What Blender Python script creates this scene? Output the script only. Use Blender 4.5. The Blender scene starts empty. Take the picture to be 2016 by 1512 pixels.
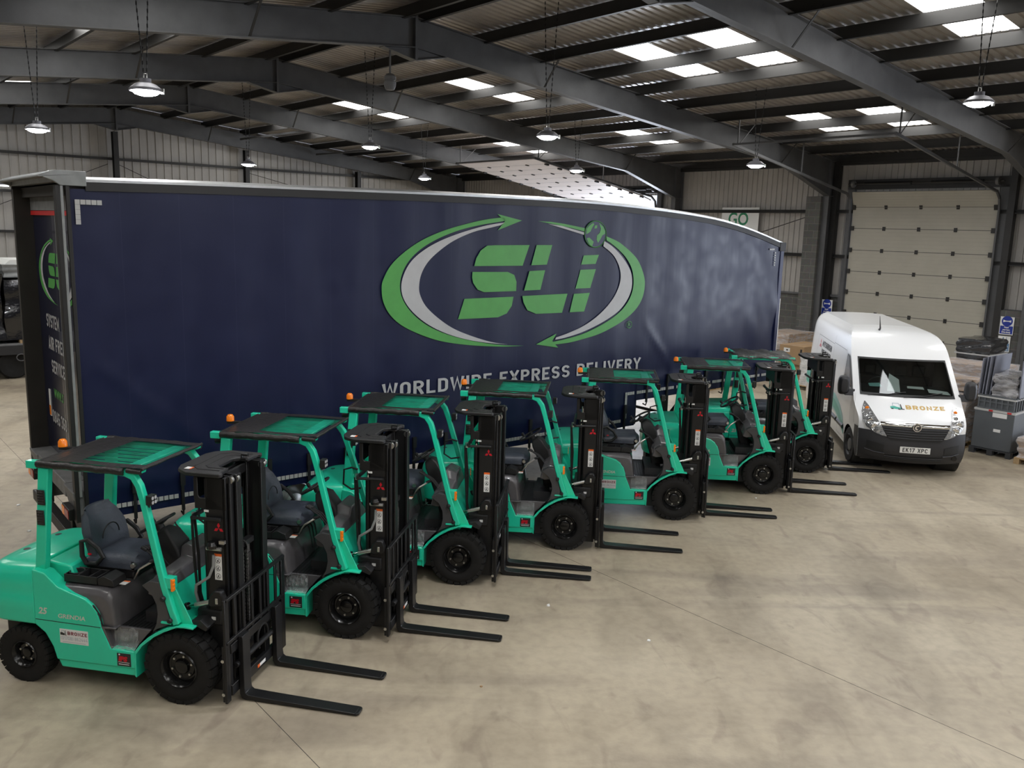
import bpy, bmesh, math, random
from mathutils import Vector, Matrix
random.seed(7)
S = bpy.context.scene
COL = S.collection
pi = math.pi
sin, cos, rad = math.sin, math.cos, math.radians

# ------------------------------------------------------------------ camera, sky, exposure
CAM_H, PITCH, ROLL, FOC = 4.26, rad(10.2251), rad(1.5987), 1680.67 / 2016 * 36
fw = Vector((0, cos(PITCH), -sin(PITCH))); up0 = Vector((0, sin(PITCH), cos(PITCH))); ri0 = Vector((1, 0, 0))
ri = ri0 * cos(ROLL) + up0 * sin(ROLL); up = up0 * cos(ROLL) - ri0 * sin(ROLL)
cam = bpy.data.cameras.new('camera'); camo = bpy.data.objects.new('camera', cam); COL.objects.link(camo)
cam.sensor_width = 36; cam.lens = FOC; cam.clip_start = 0.05; cam.clip_end = 300
camo.matrix_world = Matrix(((ri.x, up.x, -fw.x, 0), (ri.y, up.y, -fw.y, 0), (ri.z, up.z, -fw.z, CAM_H), (0, 0, 0, 1)))
S.camera = camo
vs = S.view_settings
S.display_settings.display_device = 'sRGB'
vs.view_transform = 'Standard'; vs.look = 'None'; vs.gamma = 1; vs.use_curve_mapping = False
vs.exposure = 0.05
S.cycles.sample_clamp_indirect = 3.0; S.cycles.caustics_reflective = False; S.cycles.caustics_refractive = False; S.cycles.blur_glossy = .6; S.cycles.max_bounces = 8; S.cycles.diffuse_bounces = 4
SKYLIGHT, LAMP, DOORLIGHT, WORLD = 8.5, 260.0, 1000.0, 1.6
wd = bpy.data.worlds.new('sky'); S.world = wd; wd.use_nodes = True
wn = wd.node_tree.nodes; wl = wd.node_tree.links
bg = wn['Background']; bg.inputs[1].default_value = WORLD
tc = wn.new('ShaderNodeTexCoord'); gr_ = wn.new('ShaderNodeTexGradient'); mp = wn.new('ShaderNodeMapping')
sx = wn.new('ShaderNodeSeparateXYZ'); cr = wn.new('ShaderNodeValToRGB')
wl.new(tc.outputs['Generated'], sx.inputs[0]); wl.new(sx.outputs['Z'], cr.inputs[0]); wl.new(cr.outputs[0], bg.inputs[0])
cr.color_ramp.elements[0].color = (.75, .82, .95, 1); cr.color_ramp.elements[1].color = (.55, .70, 1, 1)

# ------------------------------------------------------------------ materials
MATS = {}
def lin(c):
    return tuple(((x / 255) / 12.92 if x <= 10 else ((x / 255 + .055) / 1.055) ** 2.4) for x in c)
def mat(name, col, rough=.5, metal=0., spec=.5, noise=0., nscale=3., bump=0., bscale=40., emit=None, estr=0., alpha=1., trans=0., coat=0., col2=None):
    if name in MATS: return MATS[name]
    m = bpy.data.materials.new(name); m.use_nodes = True; MATS[name] = m
    nt = m.node_tree; b = nt.nodes['Principled BSDF']
    I = b.inputs
    c = col if max(col) <= 1 and not isinstance(col[0], int) else lin(col)
    I['Base Color'].default_value = (*c, 1); I['Roughness'].default_value = rough; I['Metallic'].default_value = metal
    I['Specular IOR Level'].default_value = spec; I['Alpha'].default_value = alpha
    I['Transmission Weight'].default_value = trans; I['Coat Weight'].default_value = coat
    if emit:
        I['Emission Color'].default_value = (*emit, 1); I['Emission Strength'].default_value = estr
    if noise or col2:
        tcn = nt.nodes.new('ShaderNodeTexCoord'); n = nt.nodes.new('ShaderNodeTexNoise'); n.inputs['Scale'].default_value = nscale
        n.inputs['Detail'].default_value = 6; n.inputs['Roughness'].default_value = .6
        r = nt.nodes.new('ShaderNodeValToRGB'); r.color_ramp.elements[0].position = .3; r.color_ramp.elements[1].position = .7
        c2 = lin(col2) if col2 else tuple(x * (1 - noise) for x in c)
        r.color_ramp.elements[0].color = (*c2, 1); r.color_ramp.elements[1].color = (*c, 1)
        nt.links.new(tcn.outputs['Object'], n.inputs['Vector']); nt.links.new(n.outputs['Fac'], r.inputs[0]); nt.links.new(r.outputs[0], I['Base Color'])
    if bump:
        tcn = nt.nodes.new('ShaderNodeTexCoord'); n = nt.nodes.new('ShaderNodeTexNoise'); n.inputs['Scale'].default_value = bscale
        n.inputs['Detail'].default_value = 3
        bp = nt.nodes.new('ShaderNodeBump'); bp.inputs['Strength'].default_value = bump; bp.inputs['Distance'].default_value = .02
        nt.links.new(tcn.outputs['Object'], n.inputs['Vector']); nt.links.new(n.outputs['Fac'], bp.inputs['Height']); nt.links.new(bp.outputs[0], I['Normal'])
    return m
mat('green', (.018, .67, .42), .28, spec=.5, coat=.35, noise=.10, nscale=1.5)
mat('black_paint', (.010, .010, .011), .38, spec=.4, noise=.3, nscale=4)
mat('black_plastic', (.012, .012, .013), .5, noise=.3, nscale=8, bump=.1, bscale=300)
mat('rubber', (.012, .0115, .011), .75, spec=.3, noise=.35, nscale=9, bump=.15, bscale=120)
mat('rim_black', (.006, .006, .006), .22, spec=.4, coat=.15)
mat('grey_plastic', (.105, .10, .106), .26, coat=.3, noise=.2, nscale=5, bump=.05, bscale=200)
mat('dark_grey_plastic', (.058, .058, .061), .45, noise=.2, nscale=5)
mat('seat_vinyl', (.062, .072, .095), .42, noise=.25, nscale=9, bump=.15, bscale=60)
mat('vinyl_black', (.020, .018, .017), .42, noise=.35, nscale=6, bump=.5, bscale=22)
mat('vinyl_worn', (.055, .057, .05), .4, noise=.6, nscale=9, bump=1., bscale=14)
mat('steel', (.62, .62, .6), .3, 1., noise=.2, nscale=20)
mat('chrome', (.8, .8, .8), .08, 1.)
mat('purlin_dark', (.02, .02, .02), .5)
mat('chain', (.12, .115, .11), .35, .8, bump=1., bscale=90)
mat('white_label', (.75, .75, .74), .4); mat('orange_label', (.8, .14, .02), .4); mat('black_ink', (.02, .02, .02), .5)
mat('red_logo', (.55, .005, .02), .4); mat('silver_ink', (.62, .68, .60), .35, .2)
mat('amber', (.9, .22, .01), .2, spec=.6, emit=(1, .25, .01), estr=.05)
mat('lamp_glass', (.85, .87, .9), .1, .3)
mat('tail_black', (.02, .018, .018), .25)
mat('red_lens', (.35, .01, .01), .2)
mat('maroon_ink', (.22, .03, .05), .5)
mat('steel_grey', (.105, .107, .112), .5, noise=.3, nscale=2.2)
mat('purlin', (.024, .023, .022), .5, noise=.35, nscale=2)
mat('roof_sheet', (.44, .41, .38), .30, spec=.7, noise=.35, nscale=1.1, bump=.1, bscale=20)
mat('wall_sheet', (.47, .45, .42), .45, noise=.22, nscale=.9)
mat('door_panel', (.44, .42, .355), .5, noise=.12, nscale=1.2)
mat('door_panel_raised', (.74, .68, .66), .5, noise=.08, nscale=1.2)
mat('rubber_seal', (.015, .015, .015), .6)
mat('skylight', (.8, .8, .8), .5, emit=(1., .99, .96), estr=SKYLIGHT)
mat('lamp_emit', (.9, .9, .9), .5, emit=(.93, .95, 1.), estr=LAMP)
mat('tube_emit', (.9, .9, .9), .5, emit=(1., 1., 1.), estr=5.)
mat('lamp_body', (.16, .16, .18), .4, .4)
mat('cast_grey', (.12, .12, .12), .5)
mat('alu', (.55, .56, .56), .32, .85, noise=.2, nscale=6)
mat('alu_dull', (.30, .31, .31), .5, .3, noise=.3, nscale=5)
mat('trailer_black', (.014, .013, .013), .5, noise=.3, nscale=3)
mat('trailer_brown', (.030, .026, .022), .6, noise=.3, nscale=3)
mat('logo_green', (.085, .36, .075), .42, noise=.12, nscale=4); mat('logo_silver', (.50, .50, .51), .42, noise=.1, nscale=4); mat('logo_blue', (.012, .016, .065), .4)
mat('reflective', (.46, .46, .45), .3)
mat('red_tape', (.5, .02, .02), .4)
mat('rear_door', (.010, .012, .035), .25, coat=.3)
mat('rear_dirty', (.20, .20, .20), .6, noise=.4, nscale=6)
mat('chassis', (.02, .02, .022), .55, noise=.3, nscale=5)
mat('van_white', (.87, .88, .89), .25, coat=.5)
mat('van_black', (.022, .022, .025), .5, bump=.05, bscale=200)
mat('van_dark', (.008, .009, .010), .5)
mat('headlamp', (.62, .64, .66), .10, .8, bump=.5, bscale=14, coat=1.)
mat('headlamp_chrome', (.75, .76, .78), .08, 1.)
mat('gold_ink', (.55, .36, .10), .4); mat('teal_ink', (.09, .42, .34), .35); mat('grey_ink', (.35, .42, .47), .4); mat('teal_pale', (.28, .55, .52), .4)
mat('plate_white', (.78, .78, .75), .35)
mat('paper', (.75, .76, .74), .7)
mat('cardboard', (.36, .235, .125), .75, noise=.15, nscale=3)
mat('cardboard_pale', (.42, .31, .22), .7, noise=.25, nscale=4)
mat('wood', (.45, .31, .16), .7, noise=.3, nscale=7)
mat('dark_goods', (.008, .008, .009), .22, spec=.7, bump=1.2, bscale=5, coat=.4)
mat('grey_box', (.10, .11, .12), .5, noise=.15, nscale=2)
mat('grey_panel', (.22, .23, .28), .4, noise=.15, nscale=2)
mat('sign_white', (.78, .79, .78), .4); mat('sign_blue', (.012, .035, .30), .4); mat('sign_blue_pale', (.12, .22, .38), .4); mat('sign_green', (.02, .22, .10), .4)
mat('pallet_plastic', (.04, .042, .046), .5)
mat('red_paint', (.35, .02, .02), .4)

def film(name, base, dens, rough=.18):
    m = bpy.data.materials.new(name); m.use_nodes = True; MATS[name] = m
    nt = m.node_tree; b = nt.nodes['Principled BSDF']; b.inputs['Base Color'].default_value = (*base, 1); b.inputs['Roughness'].default_value = rough
    t = nt.nodes.new('ShaderNodeBsdfTransparent'); mx = nt.nodes.new('ShaderNodeMixShader'); o = nt.nodes['Material Output']
    tcn = nt.nodes.new('ShaderNodeTexCoord'); mpn = nt.nodes.new('ShaderNodeMapping'); mpn.inputs['Scale'].default_value = (1, 1, 3.5)
    n = nt.nodes.new('ShaderNodeTexNoise'); n.inputs['Scale'].default_value = 5; n.inputs['Detail'].default_value = 5
    r = nt.nodes.new('ShaderNodeMapRange'); r.inputs[1].default_value = .3; r.inputs[2].default_value = .7; r.inputs[3].default_value = dens * .4; r.inputs[4].default_value = min(1, dens * 1.6)
    bp = nt.nodes.new('ShaderNodeBump'); bp.inputs['Strength'].default_value = .9; bp.inputs['Distance'].default_value = .03
    L = nt.links
    L.new(tcn.outputs['Object'], mpn.inputs[0]); L.new(mpn.outputs[0], n.inputs['Vector']); L.new(n.outputs['Fac'], r.inputs[0])
    L.new(n.outputs['Fac'], bp.inputs['Height']); L.new(bp.outputs[0], b.inputs['Normal'])
    L.new(r.outputs[0], mx.inputs[0]); L.new(t.outputs[0], mx.inputs[1]); L.new(b.outputs[0], mx.inputs[2]); L.new(mx.outputs[0], o.inputs[0])
    return m
film('stretch_film', (.75, .74, .76), .35)
film('step_film', (.7, .75, .75), .22, .12)
film('guard_window', (.012, .045, .04), .34, .1)

def glassm(name, tint, fac):
    m = bpy.data.materials.new(name); m.use_nodes = True; MATS[name] = m
    nt = m.node_tree; nt.nodes.remove(nt.nodes['Principled BSDF'])
    g = nt.nodes.new('ShaderNodeBsdfGlossy'); g.inputs[1].default_value = .04; g.inputs[0].default_value = (.9, .95, 1, 1)
    t = nt.nodes.new('ShaderNodeBsdfTransparent'); t.inputs[0].default_value = (*tint, 1)
    f = nt.nodes.new('ShaderNodeFresnel'); f.inputs[0].default_value = 1.5
    ad = nt.nodes.new('ShaderNodeMath'); ad.operation = 'ADD'; ad.inputs[1].default_value = fac
    mx = nt.nodes.new('ShaderNodeMixShader'); L = nt.links
    L.new(f.outputs[0], ad.inputs[0]); L.new(ad.outputs[0], mx.inputs[0]); L.new(t.outputs[0], mx.inputs[1]); L.new(g.outputs[0], mx.inputs[2])
    L.new(mx.outputs[0], nt.nodes['Material Output'].inputs[0])
glassm('van_glass', (.55, .62, .60), .02)

def curtain_mat():
    m = mat('curtain', (.006, .0085, .048), .34, spec=.36)
    nt = m.node_tree; L = nt.links; b = nt.nodes['Principled BSDF']
    tcn = nt.nodes.new('ShaderNodeTexCoord'); sp = nt.nodes.new('ShaderNodeSeparateXYZ'); L.new(tcn.outputs['Object'], sp.inputs[0])
    # vertical weld seams every 0.55 m
    w = nt.nodes.new('ShaderNodeMath'); w.operation = 'PINGPONG'; w.inputs[1].default_value = .325; L.new(sp.outputs[0], w.inputs[0])
    st = nt.nodes.new('ShaderNodeMapRange'); st.inputs[1].default_value = 0; st.inputs[2].default_value = .007; st.inputs[3].default_value = 1; st.inputs[4].default_value = 0
    L.new(w.outputs[0], st.inputs[0])
    n1 = nt.nodes.new('ShaderNodeTexNoise'); n1.inputs['Scale'].default_value = 1.0; n1.inputs['Detail'].default_value = 3
    mp1 = nt.nodes.new('ShaderNodeMapping'); mp1.inputs['Scale'].default_value = (1.7, 1, .22); L.new(tcn.outputs['Object'], mp1.inputs[0]); L.new(mp1.outputs[0], n1.inputs['Vector'])
    n2 = nt.nodes.new('ShaderNodeTexNoise'); n2.inputs['Scale'].default_value = 3; n2.inputs['Detail'].default_value = 5; L.new(tcn.outputs['Object'], n2.inputs['Vector'])
    rr = nt.nodes.new('ShaderNodeMapRange'); rr.inputs[1].default_value = .35; rr.inputs[2].default_value = .7; rr.inputs[3].default_value = .33; rr.inputs[4].default_value = .44
    L.new(n2.outputs['Fac'], rr.inputs[0]); L.new(rr.outputs[0], b.inputs['Roughness'])
    ad = nt.nodes.new('ShaderNodeMath'); ad.operation = 'MULTIPLY_ADD'; ad.inputs[1].default_value = .0; L.new(st.outputs[0], ad.inputs[0]); L.new(n1.outputs['Fac'], ad.inputs[2])
    bp = nt.nodes.new('ShaderNodeBump'); bp.inputs['Strength'].default_value = .28; bp.inputs['Distance'].default_value = .05
    L.new(ad.outputs[0], bp.inputs['Height']); L.new(bp.outputs[0], b.inputs['Normal'])
    mxc = nt.nodes.new('ShaderNodeMixRGB'); mxc.inputs[1].default_value = (.0055, .0088, .036, 1); mxc.inputs[2].default_value = (.008, .012, .052, 1)
    L.new(n2.outputs['Fac'], mxc.inputs[0])
    mx2 = nt.nodes.new('ShaderNodeMixRGB'); mx2.inputs[2].default_value = (.014, .018, .055, 1); L.new(st.outputs[0], mx2.inputs[0]); L.new(mxc.outputs[0], mx2.inputs[1]); L.new(mx2.outputs[0], b.inputs['Base Color'])
curtain_mat()

def floor_mat():
    m = mat('concrete', (.3, .25, .19), .5); nt = m.node_tree; L = nt.links; b = nt.nodes['Principled BSDF']
    tcn = nt.nodes.new('ShaderNodeTexCoord')
    def noise(sc, det, mscale=(1, 1, 1), rot=0, dist=0):
        mpn = nt.nodes.new('ShaderNodeMapping'); mpn.inputs['Scale'].default_value = mscale; mpn.inputs['Rotation'].default_value = (0, 0, rot)
        n = nt.nodes.new('ShaderNodeTexNoise'); n.inputs['Scale'].default_value = sc; n.inputs['Detail'].default_value = det; n.inputs['Distortion'].default_value = dist
        L.new(tcn.outputs['Object'], mpn.inputs[0]); L.new(mpn.outputs[0], n.inputs['Vector']); return n.outputs['Fac']
    def ramp(f, p0, p1, c0, c1):
        r = nt.nodes.new('ShaderNodeValToRGB'); e = r.color_ramp.elements; e[0].position = p0; e[1].position = p1; e[0].color = (*c0, 1); e[1].color = (*c1, 1)
        L.new(f, r.inputs[0]); return r.outputs[0]
    def mul(a, c, fac=1.):
        x = nt.nodes.new('ShaderNodeMixRGB'); x.blend_type = 'MULTIPLY'; x.inputs[0].default_value = fac; L.new(a, x.inputs[1]); L.new(c, x.inputs[2]); return x.outputs[0]
    base = ramp(noise(.35, 5, dist=.4), .3, .7, (.345, .288, .205), (.46, .40, .30))
    c = mul(base, ramp(noise(1.3, 6, (1, .35, 1), .7, .6), .28, .55, (.70, .69, .68), (1, 1, 1)))
    c = mul(c, ramp(noise(.9, 5, (.3, 1.5, 1), -.5, 1.), .25, .48, (.70, .69, .71), (1, 1, 1)))
    c = mul(c, ramp(noise(9, 6), .3, .6, (.86, .86, .86), (1, 1, 1)))
    c = mul(c, ramp(noise(2.6, 4, (1, .5, 1), 1.1, 1.2), .30, .42, (.80, .78, .79), (1, 1, 1)))
    c = mul(c, ramp(noise(3.2, 3, dist=.8), .20, .30, (.62, .60, .60), (1, 1, 1)))
    L.new(c, b.inputs['Base Color'])
    rr = nt.nodes.new('ShaderNodeMapRange'); rr.inputs[3].default_value = .38; rr.inputs[4].default_value = .62; L.new(noise(1.1, 5), rr.inputs[0]); L.new(rr.outputs[0], b.inputs['Roughness'])
    bp = nt.nodes.new('ShaderNodeBump'); bp.inputs['Strength'].default_value = .15; bp.inputs['Distance'].default_value = .01; L.new(noise(40, 4), bp.inputs['Height']); L.new(bp.outputs[0], b.inputs['Normal'])
floor_mat()
def block_mat():
    m = mat('blockwork', (.11, .11, .105), .8); nt = m.node_tree; L = nt.links; b = nt.nodes['Principled BSDF']
    uv = nt.nodes.new('ShaderNodeUVMap'); br = nt.nodes.new('ShaderNodeTexBrick')
    br.inputs['Scale'].default_value = 1; br.inputs['Brick Width'].default_value = .45; br.inputs['Row Height'].default_value = .225; br.inputs['Mortar Size'].default_value = .008
    br.inputs['Color1'].default_value = (.105, .105, .10, 1); br.inputs['Color2'].default_value = (.135, .132, .125, 1); br.inputs['Mortar'].default_value = (.19, .185, .17, 1)
    n = nt.nodes.new('ShaderNodeTexNoise'); n.inputs['Scale'].default_value = 12; mx = nt.nodes.new('ShaderNodeMixRGB'); mx.blend_type = 'MULTIPLY'; mx.inputs[0].default_value = .35
    L.new(uv.outputs[0], br.inputs['Vector']); L.new(uv.outputs[0], n.inputs['Vector']); L.new(br.outputs[0], mx.inputs[1]); L.new(n.outputs['Color'], mx.inputs[2]); L.new(mx.outputs[0], b.inputs['Base Color'])
    bp = nt.nodes.new('ShaderNodeBump'); bp.inputs['Strength'].default_value = .4; bp.inputs['Distance'].default_value = .01; bp.invert = True
    L.new(br.outputs['Fac'], bp.inputs['Height']); L.new(bp.outputs[0], b.inputs['Normal'])
block_mat()

# ------------------------------------------------------------------ mesh helpers
class MB:
    def __init__(s, *mats):
        s.v = []; s.f = []; s.mi = []; s.mats = list(mats) or ['steel']; s.c = 0; s.T = None; s.uv = None
    def m(s, name):
        if name not in s.mats: s.mats.append(name)
        s.c = s.mats.index(name); return s
    def add(s, vs, fs):
        k = len(s.v)
        for p in vs:
            s.v.append(tuple(s.T(*p)) if s.T else tuple(p))
        for f in fs:
            s.f.append([i + k for i in f]); s.mi.append(s.c)
        return s
    def box(s, x0, x1, y0, y1, z0, z1):
        return s.add([(x0, y0, z0), (x1, y0, z0), (x1, y1, z0), (x0, y1, z0), (x0, y0, z1), (x1, y0, z1), (x1, y1, z1), (x0, y1, z1)],
                     [(0, 3, 2, 1), (4, 5, 6, 7), (0, 1, 5, 4), (1, 2, 6, 5), (2, 3, 7, 6), (3, 0, 4, 7)])
    def cb(s, c, d, rot=None):
        vs = [Vector((a * d[0] / 2, b * d[1] / 2, e * d[2] / 2)) for e in (-1, 1) for a, b in ((-1, -1), (1, -1), (1, 1), (-1, 1))]
        if rot is not None: vs = [rot @ v for v in vs]
        vs = [tuple(v + Vector(c)) for v in vs]
        return s.add(vs, [(0, 3, 2, 1), (4, 5, 6, 7), (0, 1, 5, 4), (1, 2, 6, 5), (2, 3, 7, 6), (3, 0, 4, 7)])
    def prism(s, poly, a, b, ax='y'):
        n = len(poly)
        def P(p, t):
            return (p[0], t, p[1]) if ax == 'y' else (t, p[0], p[1]) if ax == 'x' else (p[0], p[1], t)
        vs = [P(p, a) for p in poly] + [P(p, b) for p in poly]
        return s.add(vs, [list(range(n)), list(range(n, 2 * n))[::-1]] + [(i, (i + 1) % n, n + (i + 1) % n, n + i) for i in range(n)])
    def loft(s, rings, caps=True, closed=True):
        n = len(rings[0]); vs = [p for r in rings for p in r]; fs = []
        for j in range(len(rings) - 1):
            for i in range(n if closed else n - 1):
                k = (i + 1) % n; fs.append((j * n + i, j * n + k, (j + 1) * n + k, (j + 1) * n + i))
        if caps: fs += [list(range(n)), list(range((len(rings) - 1) * n, len(rings) * n))[::-1]]
        return s.add(vs, fs)
    def sweep(s, pts, shape, caps=True, upv=(0, 0, 1), closed=False):
        """shape: list of 2D offsets; one per point or a callable(i)"""
        P = [Vector(p) for p in pts]; rings = []; n = len(P); upv = Vector(upv); prev = None
        for i in range(n):
            if closed: d = P[(i + 1) % n] - P[i - 1]
            else: d = (P[min(i + 1, n - 1)] - P[max(i - 1, 0)])
            d.normalize()
            if prev is None:
                a = d.cross(upv)
                if a.length < 1e-3: a = d.cross(Vector((1, 0, 0)))
                a.normalize()
            else:
                a = (prev - d * prev.dot(d)).normalized()
            prev = a; b = a.cross(d)
            sh = shape(i) if callable(shape) else shape
            rings.append([tuple(P[i] + a * q[0] + b * q[1]) for q in sh])
        if closed: rings.append(rings[0]); caps = False
        return s.loft(rings, caps)
    def tube(s, pts, r, n=8, closed=False, upv=(0, 0, 1)):
        rr = r if callable(r) else (lambda i: r)
        return s.sweep(pts, lambda i: [(rr(i) * cos(2 * pi * k / n), rr(i) * sin(2 * pi * k / n)) for k in range(n)], True, upv, closed)
    def bar(s, pts, w, h, upv=(0, 0, 1)):
        return s.sweep(pts, [(-w / 2, -h / 2), (w / 2, -h / 2), (w / 2, h / 2), (-w / 2, h / 2)], True, upv)
    def lathe(s, prof, c=(0, 0, 0), ax='y', n=32):
        rings = []
        for k in range(n):
            a = 2 * pi * k / n
            def P(r, h):
                x, z = r * cos(a), r * sin(a)
                return (c[0] + x, c[1] + h, c[2] + z) if ax == 'y' else (c[0] + x, c[1] + z, c[2] + h) if ax == 'z' else (c[0] + h, c[1] + x, c[2] + z)
            rings.append([P(r, h) for r, h in prof])
        m_ = len(prof); vs = [p for r in rings for p in r]; fs = []
        for k in range(n):
            k2 = (k + 1) % n
            for i in range(m_ - 1):
                q = (k * m_ + i, k2 * m_ + i, k2 * m_ + i + 1, k * m_ + i + 1)
                fs.append(q)
        return s.add(vs, fs)
    def cyl(s, p0, p1, r, n=16):
        return s.tube([p0, p1], r, n)
    def grid(s, fn, nu, nv, skip=None):
        vs = [fn(i / nu, j / nv) for j in range(nv + 1) for i in range(nu + 1)]
        fs = [(j * (nu + 1) + i, j * (nu + 1) + i + 1, (j + 1) * (nu + 1) + i + 1, (j + 1) * (nu + 1) + i) for j in range(nv) for i in range(nu) if not (skip and skip((i + .5) / nu, (j + .5) / nv))]
        return s.add(vs, fs)
    def build(s, name, parent=None, bevel=0, seg=2, smooth=35, solid=0, merge=False, recenter=None, sub=0):
        me = bpy.data.meshes.new(name)
        v = s.v; off = Vector((0, 0, 0))
        if parent is None and recenter is not False:
            xs = [p[0] for p in v]; ys = [p[1] for p in v]; zs = [p[2] for p in v]
            off = Vector(((min(xs) + max(xs)) / 2, (min(ys) + max(ys)) / 2, min(zs)))
            v = [(p[0] - off.x, p[1] - off.y, p[2] - off.z) for p in v]
        me.from_pydata(v, [], s.f)
        for mn in s.mats: me.materials.append(MATS[mn])
        me.polygons.foreach_set('material_index', s.mi)
        bm = bmesh.new(); bm.from_mesh(me)
        if merge: bmesh.ops.remove_doubles(bm, verts=bm.verts, dist=1e-4)
        bmesh.ops.recalc_face_normals(bm, faces=bm.faces)
        bm.to_mesh(me); bm.free()
        if s.uv:
            uvl = me.uv_layers.new(name='UVMap')
            for l in me.loops:
                p = me.vertices[l.vertex_index].co + off; uvl.data[l.index].uv = s.uv(p)
        if smooth:
            me.polygons.foreach_set('use_smooth', [True] * len(me.polygons))
            try: me.set_sharp_from_angle(angle=rad(smooth))
            except Exception: pass
        me.update()
        o = bpy.data.objects.new(name, me); COL.objects.link(o); o.location = off
        if parent: o.parent = parent
        if solid:
            md = o.modifiers.new('solid', 'SOLIDIFY'); md.thickness = solid; md.offset = 0
        if bevel:
            md = o.modifiers.new('bevel', 'BEVEL'); md.width = bevel; md.segments = seg; md.limit_method = 'ANGLE'; md.angle_limit = rad(35); md.harden_normals = False
        if sub:
            md = o.modifiers.new('sub', 'SUBSURF'); md.levels = sub; md.render_levels = sub
        return o
def empty(name, loc=(0, 0, 0), rz=0, parent=None):
    o = bpy.data.objects.new(name, None); COL.objects.link(o); o.location = loc; o.rotation_euler = (0, 0, rz); o.empty_display_size = .2
    if parent: o.parent = parent
    return o
def tag(o, label=None, cat=None, group=None, kind=None):
    if label: o['label'] = label
    if cat: o['category'] = cat
    if group: o['group'] = group
    if kind: o['kind'] = kind
    return o
def dup(o, parent=None):
    c = o.copy(); COL.objects.link(c)
    if parent: c.parent = parent
    for ch in list(o.children): dup(ch, c)
    return c
def textmesh(mb, body, size, fn, bold=0., shear=0., xs=1., ext=0., align='LEFT', space=1.):
    """adds lettering to a mesh builder; fn maps flat (x, y, h) to 3D"""
    cu = bpy.data.curves.new('t', 'FONT'); cu.body = body; cu.size = size; cu.offset = bold; cu.shear = shear; cu.extrude = 0; cu.align_x = align; cu.space_character = space
    cu.resolution_u = 3
    o = bpy.data.objects.new('t', cu); COL.objects.link(o)
    me = bpy.data.meshes.new_from_object(o)
    vs = [fn(v.co.x * xs, v.co.y, 0) for v in me.vertices]; fs = [list(p.vertices) for p in me.polygons]
    T = mb.T; mb.T = None; mb.add(vs, fs); mb.T = T
    bpy.data.objects.remove(o); bpy.data.curves.remove(cu); bpy.data.meshes.remove(me)
    return mb
def flat(mb, poly, fn):
    """polygon patch through mapping fn"""
    T = mb.T; mb.T = None; mb.add([fn(p[0], p[1], 0) for p in poly], [list(range(len(poly)))]); mb.T = T
    return mb
def circ(cx, cy, r, n=20, ry=None, a0=0, a1=2 * pi):
    ry = r if ry is None else ry
    return [(cx + r * cos(a0 + (a1 - a0) * k / n), cy + ry * sin(a0 + (a1 - a0) * k / n)) for k in range(n)]
def interp(xs, ys, x):
    if x <= xs[0]: return ys[0]
    for i in range(len(xs) - 1):
        if x <= xs[i + 1]:
            t = (x - xs[i]) / (xs[i + 1] - xs[i]); return ys[i] + (ys[i + 1] - ys[i]) * t
    return ys[-1]
def smooth_interp(xs, ys, x):
    # Catmull-Rom
    n = len(xs)
    if x <= xs[0]: return ys[0]
    if x >= xs[-1]: return ys[-1]
    for i in range(n - 1):
        if x <= xs[i + 1]: break
    h = xs[i + 1] - xs[i]; t = (x - xs[i]) / h
    m0 = (ys[i + 1] - ys[max(i - 1, 0)]) / (xs[i + 1] - xs[max(i - 1, 0)]) * h
    m1 = (ys[min(i + 2, n - 1)] - ys[i]) / (xs[min(i + 2, n - 1)] - xs[i]) * h
    return (2 * t ** 3 - 3 * t ** 2 + 1) * ys[i] + (t ** 3 - 2 * t ** 2 + t) * m0 + (-2 * t ** 3 + 3 * t ** 2) * ys[i + 1] + (t ** 3 - t ** 2) * m1

def textbox(mb, body, x0, x1, z0, z1, fn, bold=0., shear=0., space=1.):
    q = MB('steel'); textmesh(q, body, 1., lambda x, y, h: (x, y, 0), bold, shear, 1., space=space)
    xs = [v[0] for v in q.v]; ys = [v[1] for v in q.v]; a, c, d, e = min(xs), max(xs), min(ys), max(ys)
    T = mb.T; mb.T = None
    mb.add([fn(x0 + (v[0] - a) / (c - a) * (x1 - x0), z0 + (v[1] - d) / (e - d) * (z1 - z0), 0) for v in q.v], q.f); mb.T = T

def curve_pts(P, k=5):
    """Catmull-Rom through an open polyline"""
    out = []; n = len(P)
    for i in range(n - 1):
        p0, p1, p2, p3 = P[max(i - 1, 0)], P[i], P[i + 1], P[min(i + 2, n - 1)]
        for j in range(k):
            t = j / k
            out.append(tuple(.5 * ((2 * p1[q]) + (-p0[q] + p2[q]) * t + (2 * p0[q] - 5 * p1[q] + 4 * p2[q] - p3[q]) * t * t + (-p0[q] + 3 * p1[q] - 3 * p2[q] + p3[q]) * t ** 3) for q in (0, 1)))
    out.append(P[-1]); return out

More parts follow.
